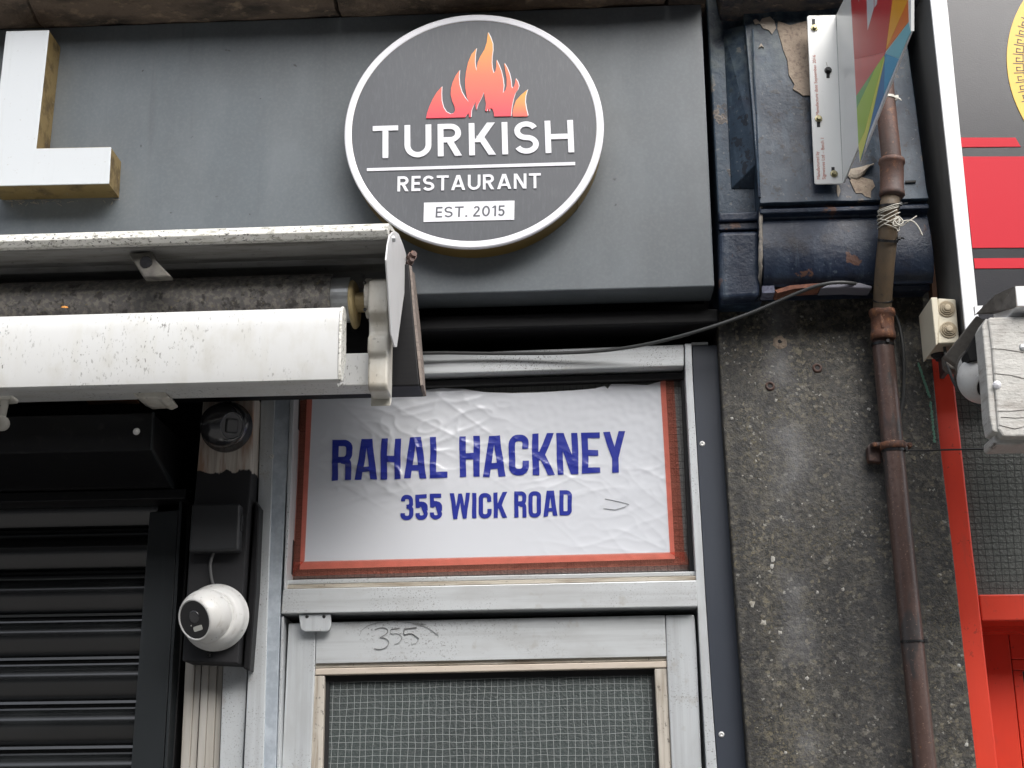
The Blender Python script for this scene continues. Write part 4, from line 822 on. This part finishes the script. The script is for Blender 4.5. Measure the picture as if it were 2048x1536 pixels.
# edges of the block follow the photo: narrower at the top
for v_ in bm.verts:
    q = (v_.co.z-cz(440, .12)); 
    if v_.co.x < (xl+xr_)/2: v_.co.x += 0
bmesh.ops.subdivide_edges(bm, edges=[e for e in bm.edges if abs(e.verts[0].co.x-e.verts[1].co.x) > .1], cuts=10, use_grid_fill=True)
for v_ in bm.verts:
    if xl+.01 < v_.co.x < xr_-.01:
        v_.co.y += .003*noise.noise(v_.co*14); v_.co.z += .002*noise.noise(v_.co*18+Vector((5, 0, 0)))
cons = put('main_block', bm, mConsole, co, bevel=.002)
sp = catmull([Vector((d_, z_, 0)) for d_, z_ in main[9:17]], 5)
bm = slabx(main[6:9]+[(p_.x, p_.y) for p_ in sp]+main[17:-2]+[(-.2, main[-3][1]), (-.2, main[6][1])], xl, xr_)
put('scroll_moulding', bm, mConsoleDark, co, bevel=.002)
bm = BM(); tube(bm, catmull([at(1505, 60, .112), at(1513, 250, .118), at(1519, 395, .136)], 6), .003, 6); put('edge_ridge', jitter(bm, .0012, 60, 4), mConsole, co)
bm = BM(); tube(bm, catmull([at(1522, 410, .118), at(1521, 470, .128), at(1521, 520, .132), at(1520, 560, .10), at(1517, 600, .04)], 6), .0042, 8); put('putty_joint', jitter(bm, .003, 70, 1), mPutty, co)
# flaking: bare stone patches, curls, chips
def patch_px(pts, d, h): 
    bm = slab(pts, d+h, d-.002); return bm
def dface(y):
    for (d0, z0_), (d1, z1_) in zip(main, main[1:]):
        pass
    ys = [(-80, .085), (30, .095), (220, .118), (385, .13), (405, .138)]
    for (ya, da), (yb, db) in zip(ys, ys[1:]):
        if ya <= y <= yb: return da+(db-da)*(y-ya)/(yb-ya)
    return .13
def skin_patch(pts, h):    # thin patch that lies on the leaning face
    bm = BM(); a = [bm.verts.new(at(x, y, dface(y)+h)) for x, y in pts]; b2 = [bm.verts.new(v_.co+Vector((0, h+.003, 0))) for v_ in a]
    bm.faces.new(a); n = len(a)
    for i in range(n): bm.faces.new((a[i], b2[i], b2[(i+1) % n], a[(i+1) % n]))
    return bm
put('bare_patch', skin_patch([(1556, 42), (1580, 50), (1612, 42), (1640, 40), (1640, 190), (1620, 190), (1607, 191), (1594, 182), (1586, 178), (1589, 168), (1578, 150), (1575, 120), (1568, 103), (1560, 75), (1555, 57)], .0035), mBareStone, co)
put('bare_patch', skin_patch([(1507, 40), (1512, 38), (1520, 44), (1524, 37), (1540, 33), (1549, 42), (1552, 56), (1544, 68), (1538, 60), (1526, 56), (1520, 46), (1510, 48)], .0035), mFlake, co)
put('bare_patch', skin_patch([(1517, 96), (1522, 86), (1528, 95), (1523, 92)], .0035), mFlake, co)
put('bare_patch', skin_patch([(1700, 360), (1716, 352), (1730, 356), (1745, 360), (1750, 372), (1742, 382), (1742, 396), (1730, 392), (1724, 386), (1712, 386), (1706, 374)], .0035), mBareStone, co)
put('bare_patch', skin_patch([(1674, 370), (1678, 370), (1681, 382), (1677, 394), (1674, 386)], .0035), mFlake, co)
bm = BM(); g = []
for i in range(9):
    q = i/8; row = []
    for j in range(5):
        r_ = j/4; P_ = at(1700+q*48-r_*6*(1-q), 340-q*12+r_*24*math.sin(math.pi*min(1, q+.15)), dface(330)+.004+.022*math.sin(math.pi*r_)*q); row.append(bm.verts.new(P_))
    g.append(row)
for i in range(8):
    for j in range(4): bm.faces.new((g[i][j], g[i+1][j], g[i+1][j+1], g[i][j+1]))
o = put('paint_curl', jitter(bm, .003, 60, 9), mFlake, co); solid(o, .0012)
put('bare_patch', slab([(1550, 580), (1580, 571), (1625, 567), (1660, 566), (1640, 574), (1590, 577), (1555, 586)], .108, .06), mat('terracotta_chip', (.24, .10, .06), .85, layers=[ly('noise', 50, .45, .7, (.12, .05, .04), .9)]), co)
put('pale_edge', slab([(1524, 572), (1548, 571), (1550, 585), (1525, 586)], .106, .06), mat('pale_blue_chip', (.17, .18, .24), .8, layers=[ly('noise', 80, .45, .65, (.05, .05, .09), .9)]), co)
put('broken_lip', slab([(1660, 567), (1720, 565), (1745, 572), (1744, 577), (1690, 575), (1640, 577)], .108, .06), mat('grey_lip', (.15, .15, .18), .6), co, bevel=.003)
put('notch', slab([(1811, 361), (1832, 360.5), (1832, 364), (1811, 365)], .1335, .12), mGasket, co)
# ledge over the console
bm = slabx([(.085, at(1550, 22, .1).z), (.16, at(1550, 22, .1).z-.002), (.19, at(1550, 22, .1).z+.035), (.19, at(1550, 22, .1).z+.3), (-.1, at(1550, 22, .1).z+.3), (-.1, at(1550, 22, .1).z)], at(1440, 10, .1).x, at(1862, 10, .1).x)
bmesh.ops.subdivide_edges(bm, edges=[e for e in bm.edges if e.calc_length() > .08], cuts=10, use_grid_fill=True); jitter(bm, .012, 30, 8)
put('ledge', bm, mat('peeling_ledge', (.10, .085, .075), .85, bump=[('noise', 40, .9, .01)], layers=[ly('noise', (20, 30, 40), .45, .62, (.03, .035, .05), .9), ly('noise', (30, 40, 60), .58, .68, (.30, .22, .16), .8)]), co)

# ------------------------------------------------------------------ flag sign on the console
DFl = .152
fs = thing('projecting_sign', 'colourful projecting shop sign with white bolted bracket on blue console', 'sign', at(1650, 365, DFl))
put('flange', slab([(1614, 34), (1617, 30.5), (1672, 29.5), (1686, 366), (1684, 367.5), (1632, 368.5), (1629, 366)], DFl, DFl-.004), mFlange, fs, bevel=.0015)
F1, F2 = at(1672, 29.5, DFl), at(1686, 366, DFl); n_ = (F2-F1).cross(Vector((0, 1, 0))).normalized()
if n_.x > 0: n_ = -n_
def fp(x, y, off=0): return atp(x, y, F1+n_*off, n_)
def sheet(pts, off, th): return prism(BM(), [fp(x, y, off) for x, y in pts], -n_*th)
put('bracket_web', sheet([(1672.3, 29.5), (1690, -6), (1692, -40), (1708, -40), (1718.5, 288), (1686.2, 366)], 0, .004), mFlange, fs)
# the printed sheet is bolted behind the web; its colour fields are thin vinyl
T = lambda L_: [(1580+x/3.657, y/3.657) for x, y in L_]
put('sign_sheet', sheet([(1701.5, -40), (1719, 325), (1821.5, 62), (1821.5, -40)], .0008, .004), mNFrame, fs)
def vinyl(pts, m_, k=0): put('vinyl_field', sheet(T(pts), .0016+k*.0003, .0006), m_, fs)
vinyl([(440, -150), (760, -150), (748, 0), (697, 383), (470, 435), (445, 0)], mRed)
vinyl([(470, 436), (696, 385), (690, 400), (484, 700)], mPink)
vinyl([(761, -150), (900, -150), (862, 0), (700, 370), (749, 0)], mAmber)
vinyl([(863, 0), (866, 160), (702, 372)], mOrange)
vinyl([(867, 162), (882, 235), (795, 428), (698, 390)], mAqua)
vinyl([(697, 392), (794, 430), (686, 690)], mBlue)
vinyl([(692, 400), (696, 420), (686, 692), (570, 985), (520, 1170), (515, 1170), (680, 480)], mNavy)
vinyl([(484, 702), (630, 485), (488, 790)], mGreen)
vinyl([(632, 482), (690, 402), (545, 960), (500, 1060), (488, 792)], mLime)
vinyl([(689, 410), (690, 440), (575, 960), (512, 1180), (500, 1060), (546, 962)], mYellow, 1)
vinyl([(560, 0), (586, -40), (612, -40), (612, 60), (567, 222)], mPale, 1)
vinyl([(618, -40), (640, -40), (634, 30), (617, 55)], mPale, 2)
vinyl([(495, -40), (508, -40), (502, 16)], mPale, 2)
bm = prism(BM(), [fp(1816, -40, .0012), fp(1822, -40, .0012), fp(1821.8, 62, .0012), fp(1815.5, 60, .0012)], -n_*.006); put('edge_trim', bm, mFlange, fs)
for x, y, sx_, sy_, m_ in ((1629, 56, 1627, 42, mSteel), (1656, 141, 1656, 152, mDarkBolt), (1637, 238, 1637, 250, mSteel), (1668, 348, 1666, 338, mSteel)):
    p = at(x, y, DFl); lo, hi = (y, sy_) if y < sy_ else (sy_, y)
    put('slot', slab([(sx_-3.2, min(y, sy_)-4), (sx_+3.2, min(y, sy_)-4), (sx_+3.4, max(y, sy_)+4), (sx_-3, max(y, sy_)+4)], DFl+.0006, DFl-.001), mGasket, fs)
    put('bolt', lathe(BM(), [(0, .009), (.0045, .009), (.0055, .0085), (.0055, .003), (.0085, .0028), (.009, .0008)], p, (0, -1, 0), 12), m_, fs)
def small_text(txt, pbase, pend, hpx, d, name, parent, m_):
    cu = bpy.data.curves.new('t', 'FONT'); cu.body = txt; cu.size = 1; ob = bpy.data.objects.new('t', cu); link(ob)
    bpy.context.view_layer.update(); me = ob.evaluated_get(bpy.context.evaluated_depsgraph_get()).to_mesh()
    bm = BM(); bm.from_mesh(me); bpy.data.objects.remove(ob); bpy.data.curves.remove(cu)
    W = max(v_.co.x for v_ in bm.verts); O = at(*pbase, d); U = (at(*pend, d)-O)/W; n2 = Vector((0, -1, 0)); V = n2.cross(U).normalized()*(hpx/890/.72)
    for v_ in bm.verts: v_.co = O+U*v_.co.x+V*v_.co.y
    return put(name, bm, m_, parent)
small_text('Manufactured by', (1640.5, 359), (1637.5, 303), 7.0, DFl+.0005, 'small_print', fs, mTextRed)
small_text('Signwaves Ltd \u2013 Batch 1', (1651, 359), (1647.5, 276), 7.0, DFl+.0005, 'small_print', fs, mTextRed)
small_text('Manufacture date September 2016', (1638.5, 231), (1631, 110), 7.0, DFl+.0005, 'small_print', fs, mTextRed)
bm = BM(); tube(bm, catmull([at(1618, 40, DFl+.001), at(1630, 33, DFl+.001), at(1642, 30, DFl+.001)], 4), .0003, 4); tube(bm, [at(1652, 124, DFl+.001), at(1655, 133, DFl+.001)], .0005, 4); put('scratch', bm, mAluDirty, fs)

# ------------------------------------------------------------------ downpipe with sockets and clip
dp = thing('downpipe', 'rusty brown iron downpipe running down the granite pilaster', 'pipe', at(1850, 1560, .05))
U1 = [at(1764, 130, .19), at(1770.5, 198, .19), at(1777.6, 269, .19), at(1783.8, 324, .19), at(1784.5, 395, .188)]
put('upper_pipe', tube(BM(), U1, .0225, 28), mRust, dp, smooth=True)
Mi = [at(1782, 395, .186), at(1777.5, 415, .184), at(1776, 470, .168), at(1770.5, 524, .14), at(1766, 580, .10), at(1764.5, 615, .075), at(1764.5, 640, .062)]
put('middle_pipe', tube(BM(), Mi, .0215, 28), mWrap, dp, smooth=True)
Lo = [at(1764.5, 655, .055), at(1766.5, 700, .05), at(1804, 1080, .05), at(1850, 1536, .05), at(1862, 1650, .05)]
put('lower_pipe', tube(BM(), Lo, .0245, 28), mRustLow, dp, smooth=True)
def ringp(c, axis, prof, m_, nm): put(nm, lathe(BM(), prof, c, axis, 32), m_, dp, smooth=True)
ax = (U1[4]-U1[3]).normalized()
c_ = at(1783.5, 322, .19); ringp(c_, ax, [(.022, -.003), (.0285, -.003), (.0298, .002), (.0298, .007), (.027, .009), (.0265, .05), (.027, .076), (.0285, .078), (.0285, .086), (.0265, .089), (.0215, .089)], mRust, 'socket')
ax2 = (Lo[1]-Lo[0]).normalized(); c_ = at(1764, 624, .066)
ringp(c_, ax2, [(.021, -.005), (.029, -.005), (.0305, .001), (.0295, .009), (.0265, .012), (.0262, .045), (.028, .048), (.029, .056), (.028, .064), (.0245, .066)], mRustOrange, 'socket')
ringp(at(1765.5, 600, .084), (Mi[5]-Mi[4]).normalized(), [(.0215, -.003), (.0232, -.002), (.0236, .0), (.0232, .002), (.0215, .003)], mTie, 'seam_band')
bm = BM(); p = at(1765, 640, .09); prism(bm, [p+Vector((-.006, 0, .018)), p+Vector((.006, 0, .018)), p+Vector((.004, 0, -.02)), p+Vector((-.004, 0, -.02))], (0, .03, 0)); put('socket_rib', bm, mRustOrange, dp, bevel=.003)
cb = at(1786, 893, .05)
put('clip_band', lathe(BM(), [(.0248, -.008), (.0285, -.008), (.0292, 0), (.0285, .008), (.0248, .008)], cb, (0, 0, 1), 32), mRustOrange, dp, smooth=True)
put('clip_ear', slab([(1735, 893), (1741, 886), (1763, 885), (1763, 925), (1738, 922)], .03, .004), mRust, dp, bevel=.003)
put('clip_ear', slab([(1742, 884), (1770, 883), (1770, 893), (1744, 894)], .046, .03), mRust, dp, bevel=.004)
put('clip_ear', slab([(1803, 885), (1822, 884), (1827, 889), (1823, 896), (1803, 897)], .05, .034), mRust, dp, bevel=.003)
for x, y, d in ((1750, 889, .046), (1820, 889.5, .05)): put('screw', lathe(BM(), [(0, .004), (.005, .003), (.006, 0)], at(x, y, d), (0, -1, 0), 10), mRustOrange, dp)

def tie(label, px, py, d, r, m_, axis=(0, 0, 1), wdt=.0022, tail=None, head=(1, -.5)):
    c_ = at(px, py, d); t_ = thing('cable_tie', label, 'cable tie', c_, 'cable ties round the downpipe')
    put('loop', lathe(BM(), [(r, -wdt), (r+.0016, -wdt), (r+.0016, wdt), (r, wdt), (r, -wdt)], c_, axis, 32), m_, t_)
    h0 = c_+Vector((head[0], head[1], 0)).normalized()*(r+.003)
    put('head', prism(BM(), [h0+Vector((-.004, -.004, -.004)), h0+Vector((.004, -.004, -.004)), h0+Vector((.004, -.004, .004)), h0+Vector((-.004, -.004, .004))], (0, .007, 0)), m_, t_, bevel=.001)
    if tail: put('tail', tube(BM(), catmull(tail, 5), [.0022]*(5*(len(tail)-1)-2)+[.0018, .0012, .0006], 5), m_, t_)
    return t_
tie('white cable tie round the downpipe beside the projecting sign tip', 1771, 200, .19, .0228, mWhiteTie, tuple((U1[2]-U1[1]).normalized()), .003, [at(1791, 200, .205), at(1797, 197, .21), at(1803, 201, .21)])
tie('black cable tie just above the white string on the downpipe', 1778.5, 413, .184, .022, mTie, tuple((Mi[2]-Mi[1]).normalized()), .003, [at(1795, 410, .2), at(1808, 408, .19), at(1816, 405, .18)])
tie('black cable tie just below the white string on the downpipe', 1775.5, 481, .165, .022, mTie, tuple((Mi[3]-Mi[2]).normalized()), .003, [at(1792, 480, .18), at(1802, 476, .17), at(1810, 478, .165)])
tie('black cable tie just under the rusty lower socket of the downpipe', 1765.5, 690, .05, .025, mTie, (.05, -.1, 1), .003, None, (.2, -1))
tie('black cable tie at pipe clip with long tail pointing right', 1787, 901, .05, .025, mTie, (0, -.08, 1), .003, [at(1812, 901, .066), at(1850, 901, .07), at(1900, 899.5, .08), at(1960, 898.5, .09), at(1990, 898, .09), at(2005, 900.5, .09)])
tie('black cable tie with clipped grey end low on the downpipe', 1825, 1283, .05, .025, mTie, (0, -.05, 1), .0022)
# string
st = thing('string', 'white string wound and knotted round the downpipe', 'string', at(1775, 450, .19))
bm = BM()
axm = (Mi[2]-Mi[1]).normalized(); e1_ = Vector((1, 0, 0)); e1_ = (e1_-axm*e1_.dot(axm)).normalized(); e2_ = axm.cross(e1_)
def wrap(y0, y1, turns, ph, tilt):
    P_ = []; N_ = int(36*turns)
    for k in range(N_+1):
        q = k/N_; a = ph+2*math.pi*turns*q; y = y0+(y1-y0)*q
        cpt = at(1778+(1775.5-1778)*(y-415)/60, y, .184+(.168-.184)*(y-415)/55)
        P_.append(cpt+(.0238+.0012*math.sin(a*2.3))*(math.cos(a)*e1_+math.sin(a)*e2_)+axm*(tilt*math.cos(a)))
    return P_
tube(bm, wrap(414, 424, 3, 0, -.008), .0013, 6); tube(bm, wrap(428, 452, 3, 1, -.012), .0013, 6); tube(bm, wrap(440, 456, 2, 2.2, .010), .0013, 6)
for pts in ([(1790, 432, .205), (1800, 440, .21), (1792, 452, .21), (1786, 446, .21), (1796, 436, .208), (1804, 446, .205)], [(1800, 444, .205), (1815, 441, .205), (1826, 443, .205), (1836, 453, .205), (1842, 464, .205), (1845, 471, .205)], [(1792, 452, .205), (1802, 452, .2), (1815, 444, .2), (1826, 437, .2), (1833, 432, .2)], [(1798, 438, .21), (1798, 460, .205), (1794, 462, .205)], [(1788, 440, .21), (1797, 450, .212), (1806, 444, .21), (1798, 434, .208), (1788, 442, .206)]):
    tube(bm, catmull([at(*p) for p in pts], 6), .0016, 6)
put('strand', bm, mString, st, smooth=True)

# ------------------------------------------------------------------ slack cable
ca = [at(700, 712, .0), at(860, 706, -.005), at(1000, 707, -.01), at(1120, 706, -.005), at(1210, 701, .005), at(1300, 687, .03), at(1400, 661, .07), at(1500, 626.5, .085), at(1590, 588, .10), at(1645, 569, .12), at(1690, 565, .12), at(1725, 572, .09), at(1755, 592, .045), at(1780, 612, .022), at(1795, 640, .02), at(1804, 680, .02), at(1808, 730, .016), at(1806, 790, .012), at(1798, 840, .008), at(1790, 870, .01)]
bm = BM(); tube(bm, catmull(ca, 10), .0042, 10); tag(put('electric_cable', bm, mCable, smooth=True), 'dark slack cable running from the door head up to the downpipe', 'cable')

# ------------------------------------------------------------------ neighbouring shop sign (right)
NX = at(1915, 500, .22).x
ns = thing('neighbour_sign', 'white framed black and red neighbouring sign with gold key ring', 'sign', at(1950, 660, .22))
put('frame_edge', slab([(1855, -60), (1887, -60), (1894, 0), (1944, 500), (1959, 650), (1959, 690), (1934, 690), (1915, 500), (1861, 0)], .222, .215), mNFrame, ns, bevel=.0012)
bm = slab([(1856, -60), (1862, -60), (1870, 0), (1925, 500), (1944, 689), (1935, 689), (1916, 500), (1862.5, 0)], .2145, -.04); put('return_side', bm, mNSide, ns)
bm = slab([(1870, -60), (2300, -60), (2300, 610), (1950, 640), (1925, 500), (1872, 0)], .214, .19); put('panel', bm, mNPanel, ns)
def pv(pts, m_, nm='red_band'): put(nm, slab(pts, .2158, .2142), m_, ns, bevel=.0006)
pv([(1921, 275), (2031, 275), (2042, 293.5), (1923.5, 294.5)], mNRed); pv([(1925, 313), (2300, 312), (2300, 494), (1945, 496)], mNRed); pv([(1947.5, 516.5), (2300, 514), (2300, 535), (1950, 537)], mNRed)
EC, RO_ = at(2318, 137, .2145), 0
ra = (at(2318, 137, .2145).x-at(2014, 137, .2145).x)
put('gold_ring', lathe(BM(), [(ra*.80, 0), (ra*.80, .0015), (ra, .0015), (ra, 0)], EC, (0, -1, 0), 160), mNYellow, ns)
bm = BM()
U_ = ra*.17; step = 2*math.pi/82
key = [(0, .9), (0, .1), (.78, .1), (.78, .66), (.40, .66), (.40, .36)]
for k in range(82):
    a0 = k*step
    def pp(s_, r_): 
        a = a0+s_*step; rr_ = ra*(.885+.08*r_); return EC+Vector((rr_*math.cos(a), -.0019, rr_*math.sin(a)))
    for (s0, q0), (s1, q1) in zip(key, key[1:]):
        a, b2 = pp(s0, q0), pp(s1, q1); dv = (b2-a); 
        if dv.length < 1e-6: continue
        nn = Vector((-dv.z, 0, dv.x)).normalized()*.0011; ee = dv.normalized()*.0011
        prism(bm, [a-nn-ee, b2-nn+ee, b2+nn+ee, a+nn-ee], (0, .0005, 0))
put('key_pattern', bm, mat('key_black', (.035, .03, .03), .4), ns, kind='stuff')
bm = slab([(1856, 470), (1863, 470), (1876, 600), (1866, 600)], .03, -.02); tag(put('wood_batten', bm, mat('orange_batten', (.17, .085, .05), .8, layers=[ly('noise', (30, 30, 6), .45, .7, (.09, .05, .035), .8)])), 'thin brown wooden batten between the console and neighbouring sign', 'batten')

# ivory junction box
ib = thing('junction_box', 'ivory plastic junction box with round rubber grommets', 'box', at(1890, 700, .16))
bf, bb = .19, .075
fpts = [(1876, 596), (1911.5, 598), (1919, 685), (1876, 687)]
put('body', slab(fpts, bf-.003, bb), mCreamBox, ib, bevel=.003)
put('lid', slab([(1862, 594.5), (1875, 594), (1878.5, 634), (1875.5, 688.5), (1872, 691)], bf, bb-.004), mCreamBox, ib, bevel=.003)
for x, y in ((1893, 618), (1897, 660)):
    put('grommet', lathe(BM(), [(.019, 0), (.0185, .003), (.016, .003), (.0155, .001), (.014, .006), (.0125, .006), (.012, .004), (.0105, .009), (.009, .009), (.0085, .007), (.007, .012), (.004, .013), (0, .013)], at(x, y, bf-.0032), (0, -1, 0), 32), mGrommet, ib, smooth=False)
gz = at(1890, 689, .16); put('grommet', lathe(BM(), [(.019, 0), (.0185, .003), (.015, .004), (.014, .008), (.0105, .009), (.0095, .014), (.004, .016), (0, .016)], Vector((gz.x-.001, gz.y+.05, at(1895, 686, bf).z+.0005)), (0, 0, -1), 28), mBlackMatte, ib)

# old bracket, dome camera, weathered box of the neighbour's awning
nb = thing('neighbour_awning', "dull metal hood of the neighbouring awning above weathered white box", 'awning', at(2010, 640, .4))
q_ = [(1950, 612), (1958, 611), (1990, 590), (2030, 571), (2300, 566), (2300, 612), (2034, 613), (1990, 612), (1964, 624), (1951, 628)]
put('hood', slab([(2030, 572), (2300, 566), (2300, 610), (2034, 613)], .455, .30), mNFrame, nb, bevel=.002)
put('hood_side', prism(BM(), [at(1950, 629, .30), at(1990, 590, .40), at(2030, 572, .4545), at(2033, 614, .4545), at(1990, 622, .38)], (.4, 0, 0)), mOldMetal, nb)
put('hood_tip', slab([(1949, 612), (1966, 611), (1960, 622), (1951, 629)], .305, .296), mNFrame, nb)
bm = BM(); a, b2 = at(1968, 640, .30), at(1902, 722, .21)
dv = (b2-a).normalized(); sd_ = dv.cross(Vector((0, 1, 0))).normalized()*.018
prism(bm, [a-sd_, a+sd_, b2+sd_, b2-sd_], (0, .02, 0)); put('diagonal_strut', bm, mOldMetal, nb, bevel=.003)
bm = slab([(1890, 705), (1950, 690), (1990, 700), (1990, 742), (1902, 738), (1893, 728)], .17, .13); put('base_plate', bm, mOldMetal, nb, bevel=.004)
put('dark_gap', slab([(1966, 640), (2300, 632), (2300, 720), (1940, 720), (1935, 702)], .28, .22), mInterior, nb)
wx = thing('weathered_box', 'weathered white painted timber box with cracked grain below metal hood', 'timber box', at(2010, 870, .42))
bm = slab([(1978, 634), (2300, 628), (2300, 872), (2006, 873), (1996, 858), (1992, 800), (1984, 700), (1976, 640)], .43, .36)
put('front_board', bm, mFlakyWhite, wx, bevel=.004, seg=2)
put('side_board', slab([(1964, 652), (1972, 636), (1980, 640), (1990, 800), (1998, 866), (1985, 862), (1979, 830), (1974, 760)], .425, .37), mFlakyWhite, wx, bevel=.003)
put('bottom_board', slab([(1988, 870), (2300, 866), (2300, 884), (1992, 890), (1987, 884)], .405, .33), mFlakyWhite, wx, bevel=.004)
bm = BM()
for pts in ([(1984, 697), (2010, 699), (2048, 705)], [(1988, 747), (2020, 750), (2048, 757)], [(1996, 822), (2020, 822), (2048, 820)], [(1998, 850), (2030, 858), (2048, 853)], [(2002, 834), (2030, 836), (2048, 835)]): tube(bm, [at(x, y, .4306) for x, y in pts], .0005, 5)
put('crack', bm, mat('crack_dark', (.06, .05, .04), .9), wx, kind='stuff')
put('nail', lathe(BM(), [(0, .004), (.006, .003), (.008, 0)], at(2046, 695, .43), (0, -1, 0), 12), mGalv, wx)
put('paint_drip', lathe(BM(), [(0, .006), (.007, .004), (.009, 0)], at(1994, 770, .43), (0, -1, -.3), 9), mSignWhite, wx)
th_, fc, u, v, lk, rim = dome('dome_camera', 'grubby white dome camera tucked behind the weathered box', (1962, 722), .056, (1966, 758), .054, (.10, -.78, -.62), mWhitePlastic, mLens, .20, .80, (.1, -.55, -.83), .03)
put('seam_ring', lathe(BM(), [(rim+.004, -.004), (rim+.006, -.002), (rim+.006, .002), (rim+.002, .003)], fc-lk*.006, lk, 40), mWhitePlastic, th_, smooth=True)
c0 = LOC[th_.name]; put('collar', lathe(BM(), [(.054, 0), (.058, .003), (.058, .010), (.054, .013)], c0, (.1, -.55, -.83), 40), mOldMetal, th_, smooth=True)
ac = [at(1888, 688, .16), at(1893, 720, .165), at(1900, 745, .165), at(1912, 772, .165), at(1935, 795, .17), at(1960, 815, .19), at(1985, 832, .22), at(2000, 838, .26)]
bm = BM(); tube(bm, catmull(ac, 8), .0035, 9); tag(put('camera_cable', bm, mCable, smooth=True), 'thin dark cable looping from the ivory box behind the weathered box', 'cable')

# ------------------------------------------------------------------ red shopfront (right)
rf = thing('red_shopfront', 'bright red painted door frame with wired fanlight at the right', 'door frame', at(1950, 1536, -.05))
RD_ = -.03
put('post', slab([(1850, 660), (1897, 660), (1906, 735), (1946, 1100), (1957, 1188), (1999, 1560), (1950, 1560), (1895, 1080)], RD_, -.25), mRedPaint, rf, bevel=.004)
put('transom', slab([(1958, 1189), (2300, 1186), (2300, 1239), (1964, 1241.5)], RD_-.003, -.19), mRedPaint, rf, bevel=.003)
put('head_stop', slab([(1960, 1236), (2300, 1233), (2300, 1262), (1963, 1264)], -.14, -.24), mRedPaint, rf)
put('fanlight_glass', slab([(1890, 600), (2320, 600), (2320, 1189), (1950, 1192)], -.06, -.07), mWiredDark, rf)
bm = BM(); wires(bm, (1895, 720), (2315, 716), (2320, 1187), (1952, 1190), 26, 36, -.06, .0006, .08); put('wire_mesh', bm, mWireDark, rf, kind='stuff')
rd = thing('red_door', 'recessed bright red panelled door below the red transom', 'door', at(2030, 1536, -.2))
put('stile', slab([(1950, 1266), (2016.5, 1266), (2048, 1560), (1960, 1560)], -.195, -.24), mRedPaint, rd, bevel=.0015)
put('top_rail', slab([(2018, 1266), (2300, 1264), (2300, 1316), (2023.5, 1318)], -.196, -.24), mRedPaint, rd, bevel=.0015)
put('panel_bead', slab([(2023.7, 1319), (2300, 1317), (2300, 1339), (2026, 1340.5)], -.199, -.24), mRedPaint, rd, bevel=.0015)
put('panel_bead', slab([(2026.2, 1341.5), (2045, 1341.3), (2068, 1560), (2050, 1560)], -.199, -.24), mRedPaint, rd, bevel=.0015)
put('door_glass', slab([(2046, 1340), (2300, 1339), (2300, 1560), (2068, 1560)], -.225, -.24), mWiredDark, rd)
